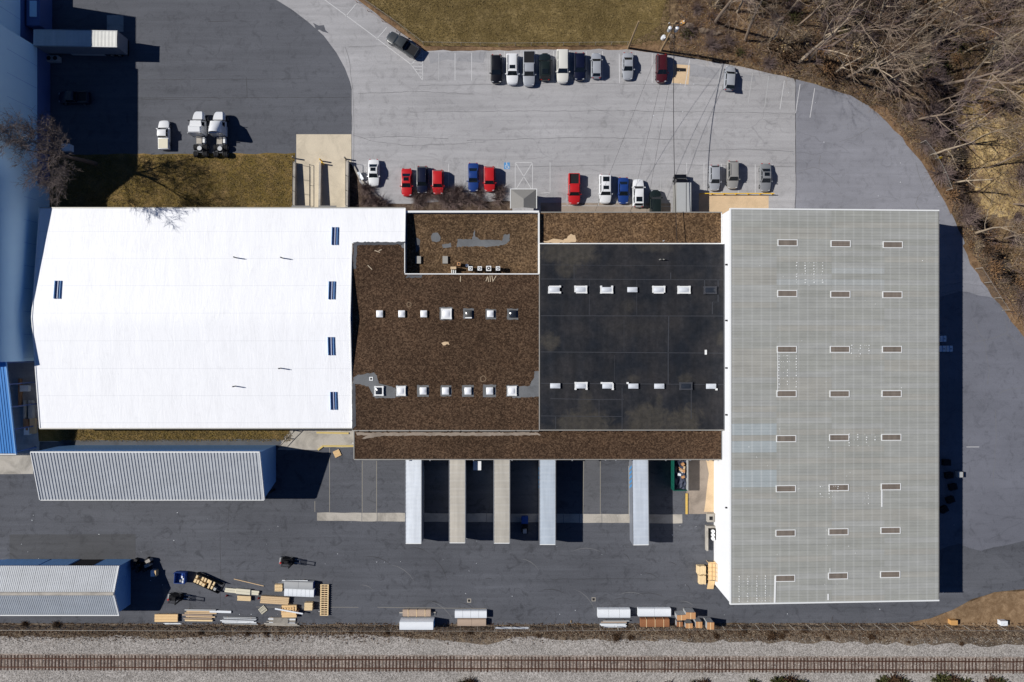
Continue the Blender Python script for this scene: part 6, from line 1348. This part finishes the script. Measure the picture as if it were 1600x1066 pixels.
wire('thin_wire', 'thin wire strung between the two timber poles', (px1[0], px1[1], 9.3), (px2[0] - .9, px2[1], 9.7), .3, .02)
wire('thin_wire', 'thin wire running from the transformer pole off over the woods', (px2[0] + .9, px2[1], 10.0), (px2[0] + 14, px2[1] + 30, 10), .6, .02)
mb_ = thing('weather_head', 'small white conduit head at the black roof edge', 'conduit', P(1037, 376.5, 6.0)); MB().tube([(0, 0, -.3), (0, 0, .5), (-.25, -.1, .65)], .06, 8).build('pipe', K['trim_white'], mb_)
# ------------------------------------------------------------------ trees
def grow(seed, h, spread, levels=5, lean=(0, 0), trunk_r=.22, fork=.35, tw=1.0, nb=(3, 5)):
    rr = random.Random(seed); T, C = MB(), MB()
    def branch(p, d, L, r, lv):
        n = 3 if lv >= 3 else 2; pts = [p]; rad = [r]; q = Vector(p); dd = Vector(d)
        for i in range(n):
            dd = (dd + Vector((rr.uniform(-1, 1), rr.uniform(-1, 1), rr.uniform(-.5, .9))) * (.12 if lv >= levels else .24)).normalized()
            q = q + dd * (L / n); pts.append(q.copy()); rad.append(max(.006, r * (1 - .55 * (i + 1) / n)))
        (T if lv >= levels - 1 else C).tube(pts, rad, 6 if lv >= levels - 1 else 3, caps=False)
        if lv <= 0: return
        for k in range(rr.randint(*nb) + (1 if lv <= 2 else 0)):
            t = rr.uniform(fork, 1.0) if lv == levels else rr.uniform(.25, 1.0); i = min(int(t * n), n - 1); f = t * n - i
            o = pts[i].lerp(pts[i + 1], f) if isinstance(pts[i], Vector) else Vector(pts[i]).lerp(pts[i + 1], f)
            ax = Vector((rr.uniform(-1, 1), rr.uniform(-1, 1), rr.uniform(-.2, .5))).normalized(); nd = (dd * rr.uniform(.5, .9) + ax * spread * rr.uniform(.6, 1.15)).normalized()
            if nd.z < -.15: nd.z *= -.4
            branch(o, nd, L * rr.uniform(.45, .72), max(.009 * tw, rad[i] * rr.uniform(.42, .62)), lv - 1)
    branch(Vector((0, 0, 0)), Vector((lean[0], lean[1], 1)).normalized(), h, trunk_r, levels)
    return T, C
TREES = []
for i, (h, sp, lv, tr, fk) in enumerate(((11.0, .7, 4, .24, .35), (14.0, .55, 4, .25, .4), (8.5, .9, 4, .22, .25), (12.5, .62, 4, .22, .45), (9.5, .8, 4, .2, .3))):
    T, C = grow(20 + i, h, sp, lv, ((.08, -.05), (-.06, .1), (.1, .05), (.0, 0), (-.1, -.1))[i], tr, fk, 2.2, (3, 4))
    bk = K['bark'] if i % 2 == 0 else K['bark2']; TREES.append((T.mesh('trunk', bk, 50), C.mesh('crown', (K['twig'], K['bark2'], K['twig2'], K['twig3'], K['twig'])[i])))
def tree(label, u, v, k, s, rz, group=None, tilt=(0, 0)):
    x, y, _ = P(u, v); t = thing('bare_tree', label, 'tree', (x, y, gz(u, v) - .1), rz, group); t.rotation_euler = (tilt[0], tilt[1], rz); t.scale = (s, s, s)
    inst('trunk', TREES[k][0], t); inst('crown', TREES[k][1], t); return t
# the big bare tree at the left
T, C = grow(7, 7.0, 1.05, 5, (-.05, .0), .26, .18, 1.6, (4, 6))
x, y, _ = P(150, 256); bt_ = thing('bare_tree', 'broad bare tree between the tall building and the white roof', 'tree', (x, y, .0)); bt_.scale = (1.5, 1.5, 1.55)
T.build('trunk', K['twig2'], bt_, smooth=50); C.build('crown', plain('pale_twig', lin(98, 88, 84), .95, var=.2), bt_)
rt = random.Random(31)
named = [(1165, 63, 1, 1.0, 'slender pale bare tree above the brush heap'), (1248, 98, 0, 1.15, 'pale-barked bare tree at the lot corner, left of a pair'), (1262, 97, 3, 1.0, 'thinner bare tree beside the pale one at the lot corner'), (1356, 112, 2, 1.15, 'spreading bare tree overhanging the curved lot edge')]
for u, v, k, s, l in named: tree(l, u, v, k, s, rt.uniform(0, 6))
spots = []; tries = 0
while len(spots) < 78 and tries < 6000:
    tries += 1; u, v = rt.uniform(1090, 1640), rt.uniform(-60, 520)
    if not inside(np.array([u]), np.array([v]), WOODS)[0]: continue
    d = float(seg_dist(np.array([u]), np.array([v]), WOODS, True)[0])
    if d < 16: continue
    if u < 1200 and v > 45: continue
    if v > 150 and float(seg_dist(np.array([u]), np.array([v]), CREEK, False)[0]) < 16: continue
    if 1530 < u and 200 < v < 330 and rt.random() < .6: continue
    if any(math.hypot(u - a, v - b) < 20 for a, b in spots): continue
    spots.append((u, v))
for i, (u, v) in enumerate(spots):
    if v > 380: g_, l = 'trees beside the narrow right-hand drive', 'bare tree among the brush beside the narrow right-hand drive'
    elif v > 210: g_, l = 'trees along the creek', 'bare tree near the shaded creek right of the side drive'
    elif u < 1300: g_, l = 'trees above the upper lot corner', 'bare tree in the thicket above the upper lot corner'
    else: g_, l = 'trees in the upper right woods', 'bare tree in the dense upper right woods'
    k_ = rt.randrange(5); l = ('tall pale-barked ', 'very tall slender grey-barked ', 'low wide-spreading pale-barked ', 'tall mauve-twigged ', 'pale-barked crooked ')[k_] + l; tree(l, u, v, k_, rt.uniform(.6, 1.1) if v < 210 else (rt.uniform(.5, .8) if v < 400 else rt.uniform(.4, .65)), rt.uniform(0, 6.28), g_, (rt.uniform(-.12, .12), rt.uniform(-.12, .12)))
# fallen trunks
for i, (u0, v0, u1, v1, r) in enumerate(((1516, 336, 1548, 325, .16), (1522, 358, 1552, 353, .15), (1534, 363, 1556, 362, .12), (1540, 384, 1572, 379, .16), (1570, 410, 1606, 402, .17), (1556, 165, 1600, 140, .2), (1500, 195, 1555, 170, .15), (1455, 92, 1485, 82, .14))):
    a = P(u0, v0); b = P(u1, v1); t = thing('fallen_trunk', 'pale fallen trunk in the brush, ' + ('just right of the side drive', 'upper of two lying side by side', 'shorter, lower of two side by side', 'lying alone further down', 'at the right edge', 'right of the bank, steeply laid', 'over the creek bank', 'short, in the upper woods')[i], 'log', (a[0], a[1], gz(u0, v0)))
    m0 = ((a[0] + b[0]) / 2, (a[1] + b[1]) / 2 + .1); zz = [gz(u0, v0) + r, gz((u0 + u1) / 2, (v0 + v1) / 2) + r + .3, gz(u1, v1) + r + .2]
    MB().tube([(a[0], a[1], zz[0]), (m0[0], m0[1], zz[1]), (b[0], b[1], zz[2])], [r, r * .85, r * .6], 8).build('trunk', K['bark'], t, smooth=50, world=True)
    MB().tube([(m0[0], m0[1], zz[1]), (m0[0] + .9, m0[1] - .8, zz[1] + .5), (m0[0] + 1.9, m0[1] - 1.0, zz[1] + .7)], [r * .4, r * .3, .02], 5).build('limb', K['bark'], t, world=True)
# ------------------------------------------------------------------ shrubs
def bush(seed, n, R_, hgt, mats, leafy=.5):
    rr = random.Random(seed); A, B = MB(), MB()
    for i in range(n):
        an = rr.uniform(0, 6.28); el = rr.uniform(.25, 1.4); L = R_ * rr.uniform(.6, 1.15); p = Vector((rr.uniform(-.15, .15), rr.uniform(-.15, .15), 0)); d = Vector((math.cos(an) * math.cos(el), math.sin(an) * math.cos(el), math.sin(el) * hgt))
        q = p + d * L * .55; e = q + (d + Vector((rr.uniform(-.5, .5), rr.uniform(-.5, .5), rr.uniform(-.3, .2)))) * L * .5; A.tube([p, q, e], [.022, .015, .006], 3, False)
        for k in range(int(leafy * 10)):
            c = q.lerp(e, rr.uniform(-.6, 1)); s_ = rr.uniform(.04, .11); v1 = Vector((rr.uniform(-1, 1), rr.uniform(-1, 1), rr.uniform(-1, 1))).normalized() * s_; v2 = v1.cross(Vector((rr.uniform(-1, 1), rr.uniform(-1, 1), .5))).normalized() * s_ * .7; B.poly([c - v1, c + v2, c + v1, c - v2])
    return A.mesh('stems', K[mats[0]]), (B.mesh('foliage', K[mats[1]]) if B.v else None)
BUSH = [bush(1, 90, 1.3, 1.0, ('twig2', 'leaf_dark'), .6), bush(2, 110, 1.4, 1.0, ('twig3', 'leaf_brown'), .25), bush(3, 90, 1.2, .9, ('twig2', 'leaf_brown'), .7), bush(4, 100, 1.5, 1.1, ('twig', 'straw'), .12), bush(5, 90, 1.2, .9, ('twig2', 'leaf_green'), .6), bush(6, 120, 1.2, .75, ('twig2', 'leaf_dark'), 1.4), bush(7, 260, 1.4, .9, ('twig3', 'straw'), 0), bush(8, 260, 1.2, .8, ('twig2', 'leaf_green'), 2.6), bush(9, 240, 1.2, .8, ('twig2', 'leaf_dark'), 2.6)]
def shrub(label, u, v, k, s, group=None, name='shrub'):
    x, y, _ = P(u, v); t = thing(name, label, 'shrub', (x, y, gz(u, v)), rt.uniform(0, 6.28), group); t.scale = (s, s, s * rt.uniform(.8, 1.1)); inst('stems', BUSH[k][0], t)
    if BUSH[k][1]: inst('foliage', BUSH[k][1], t)
for u, v, s in ((1119, 994, .55), (1161, 985, .6), (1205, 993, .85), (1221, 994, .6), (1226, 986, .45), (1256, 984, .6), (1293, 996, .45), (1360, 995, .6), (963, 995, .75), (985, 996, .6), (842, 993, .4), (314, 988, .55), (387, 989, .5), (416, 989, .5), (548, 987, .4), (347, 985, .35), (1502, 1006, .45), (1420, 1003, .3), (40, 975, .6), (90, 976, .7), (438, 986, .4), (605, 988, .45), (735, 988, .5)):
    shrub('dark round shrub in the verge between fence and railway', u, v, 5, s, 'dark round shrubs in the railway verge')
for u, v, s, k in ((1378, 1068, 1.5, 7), (1396, 1066, 1.6, 8), (1412, 1070, 1.3, 7), (1470, 1067, 1.9, 7), (1488, 1066, 1.5, 8), (1506, 1070, 1.5, 7), (1545, 1068, 1.4, 8), (1560, 1071, 1.6, 7), (1176, 1071, 1.3, 7), (1216, 1068, 1.6, 7), (1233, 1067, 1.6, 8), (1250, 1072, 1.4, 7), (1100, 1070, 1.3, 8), (1085, 1072, 1.2, 7), (1045, 1073, 1.1, 8), (990, 1075, 1.2, 7), (735, 1068, 1.2, 8), (724, 1072, 1.2, 7)):
    shrub('dark shrub at the bottom picture edge below the railway', u, v + 1, k, s * .85, 'shrubs below the railway')
for i in range(34): # bare shrubs in the bed by the white building
    u = rt.uniform(556, 790); v = rt.uniform(296, 318) if u > 600 else rt.uniform(285, 318)
    if u < 600 and v < 255 + (u - 550) * 1.15 + 6: v = min(322, 262 + (u - 550) * 1.15 + 8)
    shrub('leafless grey shrub in the bed along the building', u, v, 6, rt.uniform(.8, 1.35), 'leafless shrubs in the building bed')
n_ = 0
while n_ < 230:
    u, v = rt.uniform(1050, 1660), rt.uniform(-70, 600)
    if not inside(np.array([u]), np.array([v]), WOODS)[0]: continue
    d = float(seg_dist(np.array([u]), np.array([v]), WOODS, True)[0])
    if d < 10 or (u > 1540 and 190 < v < 350 and rt.random() < .8): continue
    g_ = 'brushwood above the upper lot corner' if u < 1290 else ('brushwood in the upper right woods' if v < 210 else ('brushwood along the creek' if v < 380 else 'brushwood beside the narrow drive'))
    k_ = rt.choice((0, 1, 6, 2, 3, 6, 4, 6)); shrub({0: 'dark brown-leaved shrub', 1: 'mauve shrub with few russet leaves', 2: 'russet-leaved shrub', 3: 'pale straw-tipped shrub', 4: 'olive-leaved shrub', 6: 'leafless mauve-grey shrub'}[k_] + ' in the ' + g_, u, v, k_, rt.uniform(.9, 2.0) * (1 if u > 1200 else .7), g_); n_ += 1
for u, v, s, l in ((1516, 384, .8, 'round russet shrub at the edge of the warehouse shadow'), (1488, 255, 1.0, 'russet shrub beside the yellow sign'), (1552, 436, .6, 'small russet shrub by the short fence')): shrub(l, u, v, 2, s)
# rocks of the brush heap
rr = random.Random(41)
for i, (u, v, s) in enumerate(((1077, 42, .95), (1098, 49, .8), (1107, 51, .75), (1117, 54, .6), (1123, 53, .5), (1070, 50, .6), (1118, 73, .55), (1050, 57, .5), (1186, 55, .5))):
    q = MB(); rings = []
    for j in range(6):
        el = math.pi * (j + .5) / 6 - math.pi / 2; rings.append([(s * math.cos(el) * math.cos(a) * rr.uniform(.65, 1.2) * 1.1, s * math.cos(el) * math.sin(a) * rr.uniform(.6, 1.2) * .65, s * .6 * math.sin(el) * rr.uniform(.7, 1.1) + s * .3) for a in (2 * math.pi * k / 9 for k in range(9))])
    q.loft(rings); x, y, _ = P(u, v); o = q.build('boulder', K['rock'], None); o.location = (x, y, gz(u, v)); o.rotation_euler = (0, 0, -.3)
    tag(o, 'weathered boulder in the brush heap, ' + ('largest, at the left', 'second largest', 'third in the row', 'fourth in the row', 'last in the row', 'small one below the largest', 'alone below the heap', 'beside the transformer pole', 'out in the thicket')[i], 'boulder')
for u, v, m_, l in ((1066, 37, 'orange', 'orange jug beside the transformer pole'), (1036, 60, 'wrap', 'white plastic sack at the pole foot')):
    x, y, _ = P(u, v); t = thing('discarded_container', l, 'container', (x, y, gz(u, v) - .02)); MB().cyl((0, 0), .42, 0, .7, 12, .34).build('shell', K[m_], t); MB().cyl((.1, .1), .1, .701, .82, 8).build('cap', K['trim_white'], t)
# ------------------------------------------------------------------ ground cover: uncountable
def scatter(name, label, cat, n, region, maker, mat, seed):
    rr = random.Random(seed); q = MB(); U_ = []; V_ = []
    while len(U_) < n:
        u, v = region(rr)
        U_.append(u); V_.append(v)
    Z_ = terrain(np.array(U_), np.array(V_))
    for u, v, z in zip(U_, V_, Z_): maker(q, rr, (u - 800) * S, (533 - v) * S, float(z))
    return tag(q.build(name, K[mat]), label, cat, kind='stuff')
def in_woods(rr):
    while True:
        u, v = rr.uniform(1042, 1700), rr.uniform(-90, 620)
        if _inw(u, v): return u, v
def _inw(u, v):
    r = False
    for (ax, ay), (bx, by) in zip(WOODS, WOODS[1:] + WOODS[:1]):
        if (ay > v) != (by > v) and u < (bx - ax) * (v - ay) / (by - ay) + ax: r = not r
    return r
def stick(q, rr, x, y, z):
    an = rr.uniform(0, 6.28); L = rr.uniform(.4, 2.2) * rr.uniform(.5, 1); el = rr.uniform(0, 1.0); d = Vector((math.cos(an) * math.cos(el), math.sin(an) * math.cos(el), math.sin(el))); p = Vector((x, y, z)); q.tube([p, p + d * L], [.016, .006], 3, False)
def tuft(q, rr, x, y, z):
    for k in range(3):
        an = rr.uniform(0, 6.28); L = rr.uniform(.15, .45); w = rr.uniform(.02, .05); d = Vector((math.cos(an), math.sin(an), rr.uniform(.4, 1.4))).normalized() * L; s_ = Vector((-math.sin(an), math.cos(an), 0)) * w; p = Vector((x + rr.uniform(-.1, .1), y + rr.uniform(-.1, .1), z)); q.poly([p - s_, p + s_, p + d])
def leaf(q, rr, x, y, z):
    s_ = rr.uniform(.06, .16); v1 = Vector((rr.uniform(-1, 1), rr.uniform(-1, 1), rr.uniform(-.5, .5))).normalized() * s_; v2 = v1.cross(Vector((rr.uniform(-.4, .4), rr.uniform(-.4, .4), 1))).normalized() * s_ * .7; p = Vector((x, y, z + s_ * .6 + rr.uniform(0, .1))); q.poly([p - v1, p + v2, p + v1, p - v2])
scatter('woodland_sticks', 'tangle of dead twigs on the woodland floor', 'brushwood', 34000, in_woods, stick, 'twig2', 1)
scatter('pale_sticks', 'pale broken twigs strewn through the woods', 'brushwood', 20000, in_woods, stick, 'twig', 2)
scatter('mauve_sticks', 'thin mauve-grey twigs of the undergrowth', 'brushwood', 24000, in_woods, stick, 'twig3', 22)
scatter('dry_grass', 'dry straw-coloured grass tufts in the woods', 'grass', 9000, in_woods, tuft, 'straw', 3)
scatter('fallen_leaves', 'russet fallen leaves on the woodland floor', 'leaves', 16000, in_woods, leaf, 'leaf_brown', 4)
scatter('dark_leaves', 'dark leaf litter under the trees', 'leaves', 14000, in_woods, leaf, 'leaf_dark', 5)
def in_verge(rr): u = rr.uniform(-60, 1680); return u, min(max(rr.gauss(986, 7), 974), 1006)
scatter('verge_weeds', 'dry weeds in the verge beside the railway', 'weeds', 5000, in_verge, tuft, 'twig', 6)
scatter('verge_twigs', 'dark twigs in the verge beside the railway', 'brushwood', 3500, in_verge, lambda q, rr, x, y, z: stick(q, rr, x, y, z), 'twig2', 7)
scatter('verge_leaves', 'dark leaves in the verge beside the railway', 'leaves', 9000, in_verge, leaf, 'leaf_dark', 8)
def in_field(rr):
    while True:
        u, v = rr.uniform(560, 1045), rr.uniform(-30, 74)
        if v < 71 and u > 572 + v * 1.25: return u, v
scatter('field_grass', 'short dormant grass of the lawn', 'grass', 16000, in_field, lambda q, rr, x, y, z: tuft(q, rr, x, y, z - .03), 'grass_blade', 9)
def in_lawn(rr): return rr.uniform(62, 459), rr.uniform(243, 325)
scatter('lawn_grass', 'short brown-green grass beside the dock wells', 'grass', 9000, in_lawn, lambda q, rr, x, y, z: tuft(q, rr, x, y, z + .05), 'grass_blade', 10)
def in_strip(rr): return rr.uniform(100, 455), rr.uniform(668, 689)
scatter('strip_grass', 'grass strip between the white building and the open shed', 'grass', 3000, in_strip, lambda q, rr, x, y, z: tuft(q, rr, x, y, z + .05), 'grass_blade', 11)
def in_ballast(rr): return rr.uniform(-60, 1680), rr.uniform(996, 1090)
def stone(q, rr, x, y, z):
    s_ = rr.uniform(.05, .13); a = rr.uniform(0, 6.28); n = len(q.v); q.v += [(x + s_ * math.cos(a + k * 1.57) * rr.uniform(.7, 1.2), y + s_ * math.sin(a + k * 1.57) * rr.uniform(.7, 1.2), z) for k in range(4)] + [(x + rr.uniform(-.03, .03), y + rr.uniform(-.03, .03), z + s_ * .9)]
    q.f += [(n, n + 1, n + 4), (n + 1, n + 2, n + 4), (n + 2, n + 3, n + 4), (n + 3, n, n + 4)]
scatter('ballast_stones', 'loose crushed stone of the track bed', 'gravel', 20000, in_ballast, stone, 'stone', 12)
